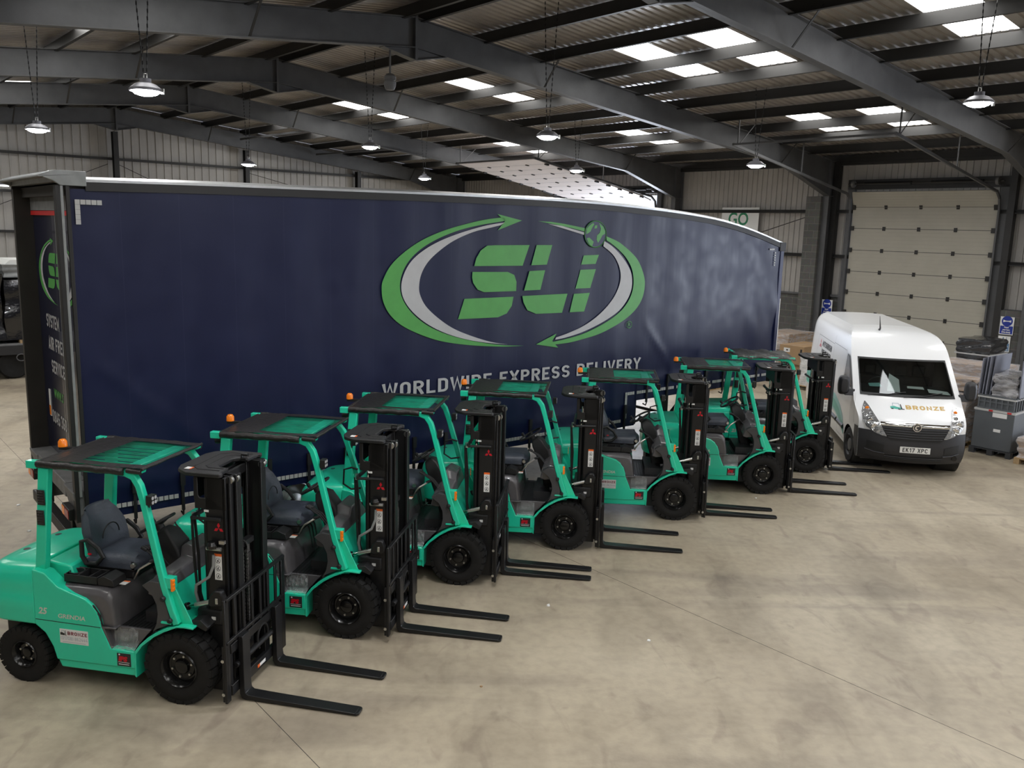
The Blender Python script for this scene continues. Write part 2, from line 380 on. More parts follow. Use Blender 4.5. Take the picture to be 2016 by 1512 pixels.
def glyph(ch, w, t):
    """strokes of a condensed grotesque capital; returns (width, [(points, closed)])"""
    if ch in 'I1': w = t if ch == 'I' else w * .6
    if ch in 'WM': w *= 1.35
    if ch in '()': w *= .5
    if ch in 'EFL': w *= .88
    L, Q, T, B, M = t / 2, w - t / 2, 1 - t / 2, t / 2, .5
    Rx = w / 2 - t / 2
    def arc(cx, cy, rx, ry, a0, a1, n=9): return [(cx + rx * cos(rad(a0 + (a1 - a0) * k / n)), cy + ry * sin(rad(a0 + (a1 - a0) * k / n))) for k in range(n + 1)]
    ry = min(Rx, .24); h = w / 2; q = (T - B) / 4; r = min(.2, Rx)
    G = {
        'O': [(arc(h, T - ry, Rx, ry, 0, 180) + arc(h, B + ry, Rx, ry, 180, 360), 1)], 'C': [(arc(h, T - ry, Rx, ry, 5, 180) + arc(h, B + ry, Rx, ry, 180, 355), 0)],
        'G': [(arc(h, T - ry, Rx, ry, 5, 180) + arc(h, B + ry, Rx, ry, 180, 360) + [(Q, .48), (h, .48)], 0)],
        'S': [(arc(h, T - q, Rx, q, 15, 270) + arc(h, B + q, Rx, q, 90, -165), 0)],
        'D': [([(L, B), (L, T), (Q - r, T)] + arc(Q - r, T - r, r, r, 80, 0) + arc(Q - r, B + r, r, r, 0, -90), 1)],
        'R': [([(L, 0), (L, T), (Q - q, T)] + arc(Q - q, T - q, q, q, 80, -90) + [(L, T - 2 * q)], 0), ([(h, T - 2 * q), (Q + .02, 0)], 0)],
        'P': [([(L, 0), (L, T), (Q - q, T)] + arc(Q - q, T - q, q, q, 80, -90) + [(L, T - 2 * q)], 0)],
        'B': [([(L, B), (L, T), (Q - q - .02, T)] + arc(Q - q - .02, T - q, q, q, 80, -90) + [(L, M)], 0), ([(L, M), (Q - q, M)] + arc(Q - q, B + q, q, q, 80, -90) + [(0, B)], 0)],
        'E': [([(Q + L, T), (L, T), (L, B), (Q + L, B)], 0), ([(L, M), (Q, M)], 0)], 'F': [([(Q + L, T), (L, T), (L, 0)], 0), ([(L, M), (Q, M)], 0)],
        'L': [([(L, 1), (L, B), (Q + L, B)], 0)], 'I': [([(L, 0), (L, 1)], 0)], 'V': [([(L * .6, 1), (h, L * .8), (w - L * .6, 1)], 0)],
        'W': [([(L * .6, 1), (w * .27, L), (h, .9), (w * .73, L), (w - L * .6, 1)], 0)], 'X': [([(L * .5, 0), (w - L * .5, 1)], 0), ([(L * .5, 1), (w - L * .5, 0)], 0)],
        'Y': [([(L * .5, 1), (h, .44), (w - L * .5, 1)], 0), ([(h, .44), (h, 0)], 0)], 'A': [([(L * .6, 0), (h, 1 - L), (w - L * .6, 0)], 0), ([(w * .22, .27), (w * .78, .27)], 0)],
        'M': [([(L, 0), (L, 1 - L), (h, .3), (Q, 1 - L), (Q, 0)], 0)], 'N': [([(L, 0), (L, 1 - L), (Q, L), (Q, 1)], 0)], 'T': [([(0, T), (w, T)], 0), ([(h, T), (h, 0)], 0)],
        'H': [([(L, 0), (L, 1)], 0), ([(Q, 0), (Q, 1)], 0), ([(L, M), (Q, M)], 0)], 'K': [([(L, 0), (L, 1)], 0), ([(Q, 1), (L, .42)], 0), ([(w * .38, .58), (Q + .02, 0)], 0)],
        'U': [([(L, 1)] + arc(h, B + ry, Rx, ry, 180, 360) + [(Q, 1)], 0)], 'Z': [([(0, T), (Q, T), (L, B), (w, B)], 0)],
        '1': [([(0, .72), (Q, 1 - L), (Q, 0)], 0)], '2': [(arc(h, T - q, Rx, q, 165, 0) + [(Q, .62), (L, B), (w, B)], 0)], '3': [(arc(h, T - q, Rx, q, 160, -90) + arc(h, B + q, Rx, q, 90, -160), 0)],
        '4': [([(w * .62, 1), (L, .3), (w, .3)], 0), ([(w * .7, .55), (w * .7, 0)], 0)], '5': [([(Q, T), (L, T), (L, .55)] + arc(h, B + q * 1.1, Rx, q * 1.1, 110, -165), 0)],
        '6': [(arc(h, T - ry, Rx, ry, 30, 180) + arc(h, B + q, Rx, q, 180, 540), 0)], '7': [([(0, T), (Q, T), (w * .3, 0)], 0)], '8': [(arc(h, T - q, Rx * .92, q, 0, 360), 1), (arc(h, B + q, Rx, q, 0, 360), 1)],
        '(': [(arc(w + .05, .5, w, .5, 110, 250), 0)], ')': [(arc(-.05, .5, w, .5, 70, -70), 0)]}
    G['0'] = G['O']
    return w, G.get(ch, [])
def strokebox(mb, body, x0, x1, z0, z1, fn, w=.56, t=.17, gap=.13, sp=.34):
    """condensed lettering fitted into a box"""
    quads = []; x = 0
    for ch in body:
        if ch == ' ': x += sp; continue
        gw, st = glyph(ch, w, t)
        for pts, closed in st:
            n = len(pts); off = []
            for i in range(n):
                p = Vector(pts[i]); pv = Vector(pts[i - 1]) if (i or closed) else None; nx = Vector(pts[(i + 1) % n]) if (i < n - 1 or closed) else None
                d0 = (p - pv) if pv is not None else None; d1 = (nx - p) if nx is not None else None
                if d0 is not None and d0.length < 1e-6: d0 = None
                if d1 is not None and d1.length < 1e-6: d1 = None
                if d0 is None: d0 = d1
                if d1 is None: d1 = d0
                d0 = d0.normalized(); d1 = d1.normalized(); n0 = Vector((-d0.y, d0.x)); n1 = Vector((-d1.y, d1.x)); m = (n0 + n1)
                m = m.normalized() if m.length > 1e-3 else n0
                m = m / max(.5, m.dot(n0)); off.append((p + m * t / 2, p - m * t / 2))
            rng = range(n if closed else n - 1)
            for i in rng: j = (i + 1) % n; quads.append([(x + v[0], v[1]) for v in (off[i][0], off[j][0], off[j][1], off[i][1])])
        x += gw + gap
    wd_ = x - gap; T = mb.T; mb.T = None
    for q in quads: mb.add([fn(x0 + v[0] / wd_ * (x1 - x0), z0 + v[1] * (z1 - z0), 0) for v in q], [(0, 1, 2, 3)])
    mb.T = T

# ------------------------------------------------------------------ the hall
AZ, DW, SP, HR, HE = .705, 26.305, 16.345, 8.34, 6.682
bu = Vector((-sin(AZ), cos(AZ), 0)); bn = Vector((cos(AZ), sin(AZ), 0))
KS = (HR - HE) / SP
def W(s, t, z):
    p = bn * (DW - s) + bu * t
    return (p.x, p.y, z)
def BW(*m):
    b = MB(*m); b.T = W; return b
FR = [-22.5, -16.25, -10.0, -3.75, 2.5, 8.75, 15.0, 21.26, 27.5, 35.0]
T0, T1, SL = -22.8, 35.55, 2 * SP
def roofz(s, off=0):
    s = s if s <= SP else 2 * SP - s
    return HE + KS * s + off
def structure(o): return tag(o, kind='structure')

# floor (with the yard strip outside the open door)
b = BW('concrete'); b.box(-14, SL + .4, T0 - .4, T1 + .4, -.25, 0); structure(b.build('floor', smooth=0, recenter=False))
b = BW('rubber_seal')
for k, nn in enumerate((18.745, 23.425)):
    s = nn; b.box(s - .0025, s + .0025, T0, T1, -.002, .001)
structure(b.build('trim_1', smooth=0))

# side wall with the two sectional doors
DOORS = [(9.93, 14.23), (22.4, 26.7), (-2.57, 1.73), (-15.07, -10.77)]; DH = 5.7
def ranges(lo, hi, cuts):
    out = []; x = lo
    for a, c in sorted(cuts):
        out.append((x, a)); x = c
    out.append((x, hi)); return out
b = BW('blockwork'); b.uv = lambda p: (p.dot(bu), p.z)
for a, c in ranges(T0, T1, DOORS): b.box(-.15, .0, a, c, 0, 2.4)
structure(b.build('wall_right', smooth=0, recenter=False))
def ribs(a, c, pitch, d, w1=.06):
    """profile of ribbed sheeting between a and c: list of (t, depth)"""
    out = [(a, 0)]; x = math.ceil(a / pitch) * pitch
    while x + w1 + .02 < c:
        out += [(x, 0), (x + .012, d), (x + w1 - .012, d), (x + w1, 0)]; x += pitch
    out.append((c, 0)); return out
b = BW('wall_sheet')
segs = [(a, c, 2.4) for a, c in ranges(T0, T1, DOORS)] + [(a, c, DH + (.05 if k_ else -.12)) for k_, (a, c) in enumerate(DOORS)]
for a, c, z0 in segs:
    pr = ribs(a, c, .2, .028)
    b.add([(-.09 + d, t, z) for z in (z0, HE + .25) for t, d in pr], [(i, i + 1, len(pr) + i + 1, len(pr) + i) for i in range(len(pr) - 1)])
structure(b.build('wall_right', smooth=0, recenter=False, solid=.01))
# far gable, near gable, left side wall
b = BW('blockwork'); b.uv = lambda p: (p.dot(bn), p.z); b.box(0, SL, T1, T1 + .15, 0, 2.4); structure(b.build('wall_far', smooth=0, recenter=False))
def gable(name, t, sg):
    b = BW('wall_sheet'); pr = ribs(0, SL, .3, .03, .05)
    pr = [(s, d) for s, d in pr]
    b.add([(s, t - sg * d, 2.4) for s, d in pr] + [(s, t - sg * d, roofz(s, .22)) for s, d in pr], [(i, i + 1, len(pr) + i + 1, len(pr) + i) for i in range(len(pr) - 1)])
    structure(b.build(name, smooth=0, recenter=False, solid=.01))
gable('wall_far', T1 + .06, 1)
gable('wall_back', T0 - .05, -1)
b = BW('blockwork'); b.uv = lambda p: (p.dot(bn), p.z); b.box(0, SL, T0 - .2, T0 - .06, 0, 2.4); structure(b.build('wall_back', smooth=0, recenter=False))
b = BW('blockwork'); b.uv = lambda p: (p.dot(bu), p.z); b.box(SL, SL + .15, T0, T1, 0, 2.4); structure(b.build('wall_left', smooth=0, recenter=False))
b = BW('wall_sheet'); pr = ribs(T0, T1, .2, .028)
b.add([(SL + .09 - d, t, z) for z in (2.4, HE + .25) for t, d in pr], [(i, i + 1, len(pr) + i + 1, len(pr) + i) for i in range(len(pr) - 1)])
structure(b.build('wall_left', smooth=0, recenter=False, solid=.01))
# ledge on top of the blockwork
b = BW('steel_grey')
for a, c in ranges(T0, T1, DOORS): b.box(0, .06, a, c, 2.38, 2.44)
b.box(0, SL, T1 - .08, T1, 2.36, 2.43)
structure(b.build('trim_2', smooth=0))
# girts
b = BW('purlin')
for z in (3.72, 5.15):
    for a, c in ranges(T0, T1, DOORS): b.box(0, .14, a, c, z - .04, z + .04); b.box(.12, .14, a, c, z - .07, z + .04)
b.box(0, .16, T0, T1, HE - .1, HE + .1)
structure(b.build('trim_3', smooth=0))
b = BW('purlin')
for z in (3.72, 5.15, 6.5):
    b.box(0, SL, T1 - .15, T1 - .01, z - .045, z + .045)
structure(b.build('trim_4', smooth=0))

# roof sheeting with skylight openings
PS = [.12 + 1.6 * i for i in range(11)]
SKS = [(9.72, 12.45), (3.32, 6.05)]
def skt():
    out = []
    for i in range(len(FR) - 1):
        for o in (1.82, 3.8):
            out.append((FR[i] + o, FR[i] + o + .98))
    return out
SKT = skt()
def roofstrip(b, s0, s1, t0, t1, left):
    pr = ribs(t0, t1, .2, -.035, .09)
    def P(s, t, d):
        ss = s if not left else 2 * SP - s
        return (ss, t, roofz(s, .235) - d)
    b.add([P(s, t, d) for s in (s0, s1) for t, d in pr], [(i, i + 1, len(pr) + i + 1, len(pr) + i) for i in range(len(pr) - 1)])
n = 0
for left in (False, True):
    b = BW('roof_sheet')
    for s0, s1, sky in ((-.3, 3.32, 0), (3.32, 6.05, 1), (6.05, 9.72, 0), (9.72, 12.45, 1), (12.45, SP + .02, 0)):
        if not sky: roofstrip(b, s0, s1, T0 - .3, T1 + .3, left)
        else:
            for a, c in ranges(T0 - .3, T1 + .3, SKT): roofstrip(b, s0, s1, a, c, left)
    structure(b.build('ceiling', smooth=0, recenter=False, solid=.006))
for left in (False, True):
    for s0, s1 in SKS:
        for a, c in SKT:
            n += 1; b = BW('skylight')
            f = (lambda s: 2 * SP - s) if left else (lambda s: s)
            b.add([(f(s), t, roofz(s, .245)) for s, t in ((s0, a), (s1, a), (s1, c), (s0, c))], [(0, 1, 2, 3)])
            structure(b.build('window_%d' % n, smooth=0))

# portal frames
ORD = ['at the rear wall', 'second from the rear wall', 'third from the rear wall', 'behind the camera', 'beside the camera', 'crossing the top right corner', 'left of the closed door', 'third from the gable', 'second from the gable', 'standing against the far gable wall']
def ibeam(b, top, bot, t, w=.19, tf=.018, tw=.014):
    """top and bot: lists of (s,z) in order; makes web and flanges in plane t"""
    n = len(top)
    b.prism(top + bot[::-1], t - tw / 2, t + tw / 2, 'y')
    for L, sg in ((top, -1), (bot, 1)):
        for i in range(n - 1):
            (s0, z0), (s1, z1) = L[i], L[i + 1]
            b.add([(s0, t - w / 2, z0), (s1, t - w / 2, z1), (s1, t + w / 2, z1), (s0, t + w / 2, z0), (s0, t - w / 2, z0 + sg * tf), (s1, t - w / 2, z1 + sg * tf), (s1, t + w / 2, z1 + sg * tf), (s0, t + w / 2, z0 + sg * tf)],
                  [(0, 3, 2, 1), (4, 5, 6, 7), (0, 1, 5, 4), (1, 2, 6, 5), (2, 3, 7, 6), (3, 0, 4, 7)])
DEP = .58
for k, t in enumerate(FR):
    if k in (0,): pass
    root = empty('portal_frame', W(SP, t, 0))
    tag(root, 'dark grey steel portal frame ' + ORD[k], 'steel frame', 'portal frames carrying the roof')
    off = Vector(W(SP, t, 0))
    def LB(*m):
        b = MB(*m); b.T = lambda s, tt, z: tuple(Vector(W(s, tt, z)) - off); return b
    for left in (False, True):
        f = (lambda s: 2 * SP - s) if left else (lambda s: s)
        b = LB('steel_grey')
        ibeam(b, [(f(.25), roofz(.25)), (f(3.2), roofz(3.2)), (f(SP), HR)], [(f(.5), 5.62), (f(3.2), roofz(3.2) - DEP), (f(SP), HR - DEP)], t)
        if left is False: b.box(SP - .03, SP + .03, t - .1, t + .1, HR - .82, HR + .03)
        g = -1 if not left else 1
        b.prism([(SP + g * .03, HR - DEP), (SP + g * .75, HR - DEP - .07), (SP + g * .03, HR - .8)], t - .01, t + .01, 'y')
        b.prism([(SP + g * .03, HR - .8), (SP + g * .75, HR - DEP - .07), (SP + g * .75, HR - DEP - .085), (SP + g * .03, HR - .815)], t - .09, t + .09, 'y')
        b.build('rafter', root, smooth=0)
        b = LB('steel_grey')
        s0, s1 = (.06, .5) if not left else (SL - .5, SL - .06)
        b.box(s0, s1, t - .008, t + .008, 0, roofz(.3)); b.box(s0, s0 + .018, t - .1, t + .1, 0, roofz(.3)); b.box(s1 - .018, s1, t - .1, t + .1, 0, roofz(.3))
        b.box(s0, s1, t - .1, t + .1, 5.6, 5.62)
        b.build('column', root, smooth=0)
        for s in (3.3, 12.9):
            for dt in (-.62, .62):
                b = LB('purlin'); zz = roofz(s) - DEP + .02
                b.bar([(f(s), t + math.copysign(.08, dt), zz), (f(s + .02), t + dt, roofz(s) + .05)], .045, .012)
                b.build('fly_brace', root, smooth=0)
# purlins
NTH = ['first', 'second', 'third', 'fourth', 'fifth', 'sixth', 'seventh', 'eighth', 'ninth', 'tenth', 'eleventh']
for left in (False, True):
    for i, s in enumerate(PS):
        f = (lambda q: 2 * SP - q) if left else (lambda q: q)
        b = BW('purlin'); z = roofz(s); sg = 1
        b.box(f(s) - .008, f(s) + .008, T0, T1, z - .04, z + .20)
        b.box(f(s), f(s) + .07, T0, T1, z - .04, z - .028); b.box(f(s) - .07, f(s), T0, T1, z + .188, z + .20)
        o = b.build('roof_purlin', smooth=0)
        tag(o, 'dark steel roof purlin on the %s slope, %s up from the eaves' % ('left' if left else 'right', NTH[i]), 'purlin', 'purlins under the roof sheets')
# gable posts and bracing rods
GP = {16.35: 'under the ridge', 11.2: 'right of the ridge post', 5.9: 'nearest the right corner', 21.5: 'left of the ridge post', 26.8: 'nearest the left corner'}
for s, w_ in GP.items():
    b = BW('purlin'); z1 = roofz(s) - DEP - .02 if abs(s - SP) > 1 else HR - .84
    t = 35.25
    b.box(s - .008, s + .008, t - .12, t + .12, 0, z1); b.box(s - .09, s + .09, t - .13, t - .115, 0, z1); b.box(s - .09, s + .09, t + .115, t + .13, 0, z1)
    tag(b.build('gable_post', smooth=0), 'dark steel post on the far gable wall, ' + w_, 'post', 'posts of the far gable')
for s0, s1, z0, z1, w_ in ((16.2, 11.4, 6.3, 4.2, 'sloping down right of the ridge post'), (5.0, 11.0, 5.0, 6.3, 'rising towards the second post'), (16.6, 21.3, 6.3, 4.2, 'sloping down left of the ridge post')):
    b = BW('purlin'); b.tube([(s0, 35.4, z0), (s1, 35.4, z1)], .012, 6)
    tag(b.build('bracing_rod'), 'thin steel bracing rod on the far gable, ' + w_, 'bracing rod', 'bracing rods on the walls')
b = BW('purlin'); b.tube([(.2, 15.5, 5.05), (.2, 19.5, 3.8)], .014, 6)
tag(b.build('bracing_rod'), 'thin steel bracing rod on the right wall beside the hanging sign', 'bracing rod', 'bracing rods on the walls')
for k, (t, txt) in enumerate(((27.5, 'second frame from the gable'), (35.0, 'gable'))):
    pass
for t, s in ((27.5, 8.6), (27.5, 12.0)):
    b = BW('steel_grey'); b.bar([(s, t + .1, roofz(s) - .45), (s - .4, 34.8, roofz(s) - .3)], .07, .07)
    tag(b.build('roof_strut', smooth=0), 'grey steel strut between the last two frames, %s' % ('nearer the right wall' if s < 9 else 'nearer the ridge'), 'strut')

# block pier and steel beside door 1, jambs
b = MB('blockwork'); b.T = W; b.uv = lambda p: (p.dot(bu) + p.dot(bn), p.z)
b.box(0.0, .62, 15.1, 15.62, 0, 5.6)
tag(b.build('block_pier', smooth=0), 'grey concrete block pier up the wall left of the closed door', 'pier')
b = MB('blockwork'); b.T = W; b.uv = lambda p: (p.dot(bu) + p.dot(bn), p.z)
b.box(0.0, .3, 8.3, 9.45, 0, 2.42)
tag(b.build('block_pier', smooth=0), 'low grey block pier right of the closed door, with two blue signs', 'pier')
k = 5
for i, (a, c) in enumerate(DOORS):
    b = BW('steel_grey')
    for t, sg in ((a, -1), (c, 1)):
        t_ = t + sg * .02; b.box(.0, .12, min(t_, t_ + sg * .22), max(t_, t_ + sg * .22), 0, DH + .2)
    structure(b.build('trim_%d' % k, smooth=0)); k += 1
# steel post left of door 1
b = BW('purlin'); b.box(.0, .22, 14.78, 14.96, 0, HE); tag(b.build('door_post', smooth=0), 'dark steel post between the block pier and the closed door', 'post')
b = BW('purlin'); b.box(.0, .22, 9.48, 9.66, 0, HE); tag(b.build('door_post', smooth=0), 'dark steel post right of the closed door', 'post')
b = BW('steel_grey'); b.box(.0, .08, 14.46, 14.78, 2.38, 2.46); structure(b.build('trim_%d' % k, smooth=0)); k += 1

def door(num, a, c, path, matn, nper=3):
    """sectional overhead door: path is the (s,z) centre line from the leading edge up"""
    root = empty('door_%d' % num, W(path[0][0], (a + c) / 2, path[0][1])); structure(root); off = Vector(W(path[0][0], (a + c) / 2, path[0][1]))
    def LB(*m):
        q = MB(*m); q.T = lambda s, tt, z: tuple(Vector(W(s, tt, z)) - off); return q
    for i in range(len(path) - 1):
        (s0, z0), (s1, z1) = path[i], path[i + 1]
        d = Vector((s1 - s0, z1 - z0)); L = d.length; d.normalize(); nn = Vector((d.y, -d.x)) if num == 1 else Vector((-d.y, d.x)) * -1
        b = LB(matn)
        g = .004
        poly = [(s0 + d.x * g, z0 + d.y * g), (s0 + d.x * (L - g), z0 + d.y * (L - g))]
        m_ = 6; pts = []
        for j in range(m_ + 1):
            for q in ((j / m_, 0),):
                pts.append((poly[0][0] + (poly[1][0] - poly[0][0]) * q[0], poly[0][1] + (poly[1][1] - poly[0][1]) * q[0]))
        b.prism(pts + [(p[0] - nn.x * .045, p[1] - nn.y * .045) for p in pts[::-1]], a, c, 'y')
        for j in range(1, m_):      # shallow pressed lines
            p = pts[j]; q = (p[0] + nn.x * .002, p[1] + nn.y * .002); e = (d.x * .004, d.y * .004)
            b.prism([(p[0] - e[0], p[1] - e[1]), (q[0] - e[0] / 2, q[1] - e[1] / 2), (q[0] + e[0] / 2, q[1] + e[1] / 2), (p[0] + e[0], p[1] + e[1])], a + .02, c - .02, 'y')
        pn = b.build('door_section', root, smooth=0)
        if i:
            seam = LB('dark_grey_plastic'); p = (s0 + nn.x * .001, z0 + nn.y * .001); seam.prism([(p[0] - d.x * .008, p[1] - d.y * .008), (p[0] + d.x * .008, p[1] + d.y * .008), (p[0] + d.x * .008 - nn.x * .04, p[1] + d.y * .008 - nn.y * .04), (p[0] - d.x * .008 - nn.x * .04, p[1] - d.y * .008 - nn.y * .04)], a, c, 'y'); seam.build('seal', pn, smooth=0)
            W_ = c - a
            for fr_ in (.25, .5, .75):
                h = LB('purlin'); tt = a + W_ * fr_; r3 = .035
                for dz in (-.034, .034):
                    cx, cz = s0 + nn.x * .012 + d.x * dz, z0 + nn.y * .012 + d.y * dz
                    h.prism([(cx - d.x * .026 - nn.x * .011, cz - d.y * .026 - nn.y * .011), (cx + d.x * .026 - nn.x * .011, cz + d.y * .026 - nn.y * .011), (cx + d.x * .026 + nn.x * .011, cz + d.y * .026 + nn.y * .011), (cx - d.x * .026 + nn.x * .011, cz - d.y * .026 + nn.y * .011)], tt - .045, tt + .045, 'y')
                h.build('hinge', pn, smooth=0)
            for tt in (a + .04, c - .04):
                h = LB('purlin'); cx, cz = s0 + nn.x * .03, z0 + nn.y * .03
                h.prism([(cx - d.x * .07 - nn.x * .03, cz - d.y * .07 - nn.y * .03), (cx + d.x * .07 - nn.x * .03, cz + d.y * .07 - nn.y * .03), (cx + d.x * .07 + nn.x * .02, cz + d.y * .07 + nn.y * .02), (cx - d.x * .07 + nn.x * .02, cz - d.y * .07 + nn.y * .02)], tt - .05, tt + .05, 'y')
                h.build('roller_bracket', pn, smooth=0)
    return root
zs = [0.0, .62, 1.28, 1.95, 2.6, 3.26, 3.93, 4.61, 5.265, 5.73]
d1 = [(.14 if z < 5.3 else .14 + (z - 5.27) * .35, z) for z in zs]
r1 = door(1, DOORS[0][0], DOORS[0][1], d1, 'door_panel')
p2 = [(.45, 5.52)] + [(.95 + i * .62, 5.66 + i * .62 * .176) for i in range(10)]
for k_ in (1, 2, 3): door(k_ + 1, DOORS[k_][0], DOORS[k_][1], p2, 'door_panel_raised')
# torsion gear and tracks
for i, (a, c) in enumerate(DOORS):
    if i > 1: continue
    where = 'closed' if i == 0 else 'raised'
    root = empty('door_gear', W(.3, (a + c) / 2, DH + .2)); off = Vector(W(.3, (a + c) / 2, DH + .2))
    tag(root, 'black spring shaft and hanging tracks of the %s door' % where, 'door gear')
    def LB(*m):
        q = MB(*m); q.T = lambda s, tt, z: tuple(Vector(W(s, tt, z)) - off); return q
    b = LB('purlin'); b.tube([(.3, a - .15, DH + .28), (.3, c + .15, DH + .28)], .02, 8)
    b.build('shaft', root)
    for t0, t1 in ((a + .4, (a + c) / 2 - .3), ((a + c) / 2 + .3, c - .4)):
        b = LB('black_paint'); b.tube([(.3, t0, DH + .28), (.3, t1, DH + .28)], .055, 10); b.build('spring', root)
    b = LB('purlin'); b.box(.02, .12, a - .25, c + .25, DH + .12, DH + .42); b.build('header_plate', root, smooth=0)
    for t in (a + .02, c - .02):
        b = LB('cast_grey'); b.lathe([(0, -.04), (.1, -.04), (.1, .04), (0, .04)], (0, 0, 0), 'y', 16)
        b.v = [tuple(Vector(p)) for p in b.v]
        q = MB('cast_grey'); tt = t; cs = Vector(W(.3, tt, DH + .28)) - off
        q.T = lambda x, y, z: tuple(cs - bn * x + bu * y + Vector((0, 0, z)))
        q.lathe([(0, -.04), (.11, -.04), (.11, .04), (0, .04)], (0, 0, 0), 'y', 16); q.build('cable_drum', root)
    for t in (a - .06, c + .06):
        b = LB('steel_grey')
        b.bar([(.2, t, 0 - 0.0), (.2, t, 5.2), (.26, t, 5.5), (.5, t, 5.68), (.9, t, 5.74), (6.6, t, 6.68)], .07, .05, (0, 1, 0))
        b.build('track', root, smooth=0)
        b = LB('steel_grey'); b.bar([(6.4, t, 6.65), (6.4, t, roofz(6.4))], .03, .03); b.bar([(3.2, t, 6.12), (3.2, t, roofz(3.2))], .03, .03); b.bar([(6.4, t, 6.65), (5.7, t, roofz(5.7))], .02, .02); b.build('hanger', root, smooth=0)
    b = LB('steel_grey'); b.bar([(6.58, a - .1, 6.68), (6.58, c + .1, 6.68)], .05, .05); b.build('cross_bar', root, smooth=0)
# hall lamps
LP = [(12.73, 5.6, 6.27, 'top right, in front of the nearest rafter'), (9.0, 11.9, 5.87, 'near the column left of the closed door'), (15.5, 11.9, 5.94, 'over the centre of the trailer'), (22.53, 11.9, 5.89, 'upper left, largest of the left lamps'),
      (8.7, 18.1, 5.98, 'in front of the raised door'), (15.5, 18.1, 6.09, 'over the left half of the trailer'), (22.53, 18.1, 5.83, 'far left, before the gable sheeting'),
      (9.66, 24.4, 5.87, 'left of the raised door, far away'), (15.79, 24.4, 5.91, 'small, against the second gable post'), (21.66, 5.6, 6.2, 'above and left of the camera'), (18.0, -.6, 6.0, 'behind the camera, left'), (9.0, -.6, 6.0, 'behind the camera, right'), (24.5, -.6, 6.0, 'behind the camera, far left'), (20.5, -6.9, 6.0, 'well behind the camera, left'), (14.0, -6.9, 6.0, 'well behind the camera, right')]
def lamp(s, t, z, lab):
    root = empty('high_bay_lamp', W(s, t, z)); tag(root, 'round high bay lamp hanging on two chains, ' + lab, 'lamp', 'high bay lamps')
    b = MB('lamp_body'); b.lathe([(0, .16), (.07, .16), (.07, .11), (.13, .09), (.20, .035), (.205, 0), (.19, 0), (.185, .02)], (0, 0, 0), 'z', 28); b.build('housing', root)
    b = MB('lamp_emit'); b.lathe([(0, -.055), (.08, -.05), (.14, -.03), (.175, 0), (.184, .014)], (0, 0, 0), 'z', 28); b.build('diffuser', root)
    b = MB('steel'); b.tube([(-.02, 0, .16), (-.02, 0, .22), (.02, 0, .22), (.02, 0, .16)], .008, 6); b.box(.2, .235, -.015, .015, -.03, .04); b.build('bracket', root)
    h = roofz(s) - z
    for sg in (-1, 1):
        b = MB('black_paint'); pts = [(sg * .02, 0, .2), (sg * (.02 + .10), 0, h + .02)]
        n = int((h - .2) / .045)
        for q in range(n):
            a0 = q / n; x = sg * (.02 + .10 * a0); zz = .2 + (h - .2) * a0
            ang = (q % 2) * pi / 2; w_ = .009
            b.cb((x, 0, zz + .02), (.018 if q % 2 else .005, .005 if q % 2 else .018, .05))
        b.build('chain', root, smooth=0)
for a in LP: lamp(*a)
# sounder hanging under the ridge
root = empty('alarm_sounder', W(16.9, 15.0, 6.95)); tag(root, 'small dark round sounder hanging on a rod below the ridge', 'sounder')
b = MB('cast_grey'); b.tube([(0, 0, .25), (0, 0, .78)], .02, 8); b.build('rod', root)
b = MB('cast_grey'); b.lathe([(0, .27), (.07, .25), (.115, .2), (.12, .14), (.1, .13), (.1, .11), (.12, .10), (.115, .02), (.08, -.05), (0, -.07)], (0, 0, 0), 'z', 20); b.build('body', root)
# strip light on gable
for s, t, z, lab in ((21.6, 34.9, 5.32, 'on the far gable, left of the trailer'),):
    root = empty('strip_light', W(s, t, z)); tag(root, 'long white fluorescent strip light ' + lab, 'light')
    b = MB('lamp_body'); off = Vector(W(s, t, z)); b.T = lambda a, c, e: tuple(Vector(W(a, c, e)) - off)
    b.box(s - 1.6, s + 1.6, t - .06, t + .06, z, z + .07); b.build('housing', root, smooth=0)
    b = MB('tube_emit'); b.T = lambda a, c, e: tuple(Vector(W(a, c, e)) - off); b.tube([(s - 1.55, t - .04, z - .02), (s + 1.55, t - .04, z - .02)], .03, 8); b.build('tube', root)

# daylight area light outside the open door
for tc_ in (24.55, -.42, -12.92):
    ar = bpy.data.lights.new('daylight', 'AREA'); ar.shape = 'RECTANGLE'; ar.size = 4.2; ar.size_y = 5.2; ar.energy = DOORLIGHT; ar.color = (.80, .87, 1.)
    ao = bpy.data.objects.new('daylight', ar); COL.objects.link(ao); ao.location = W(-1.6, tc_, 3.0)
    ao.rotation_euler = (-bn).to_track_quat('-Z', 'Y').to_euler()

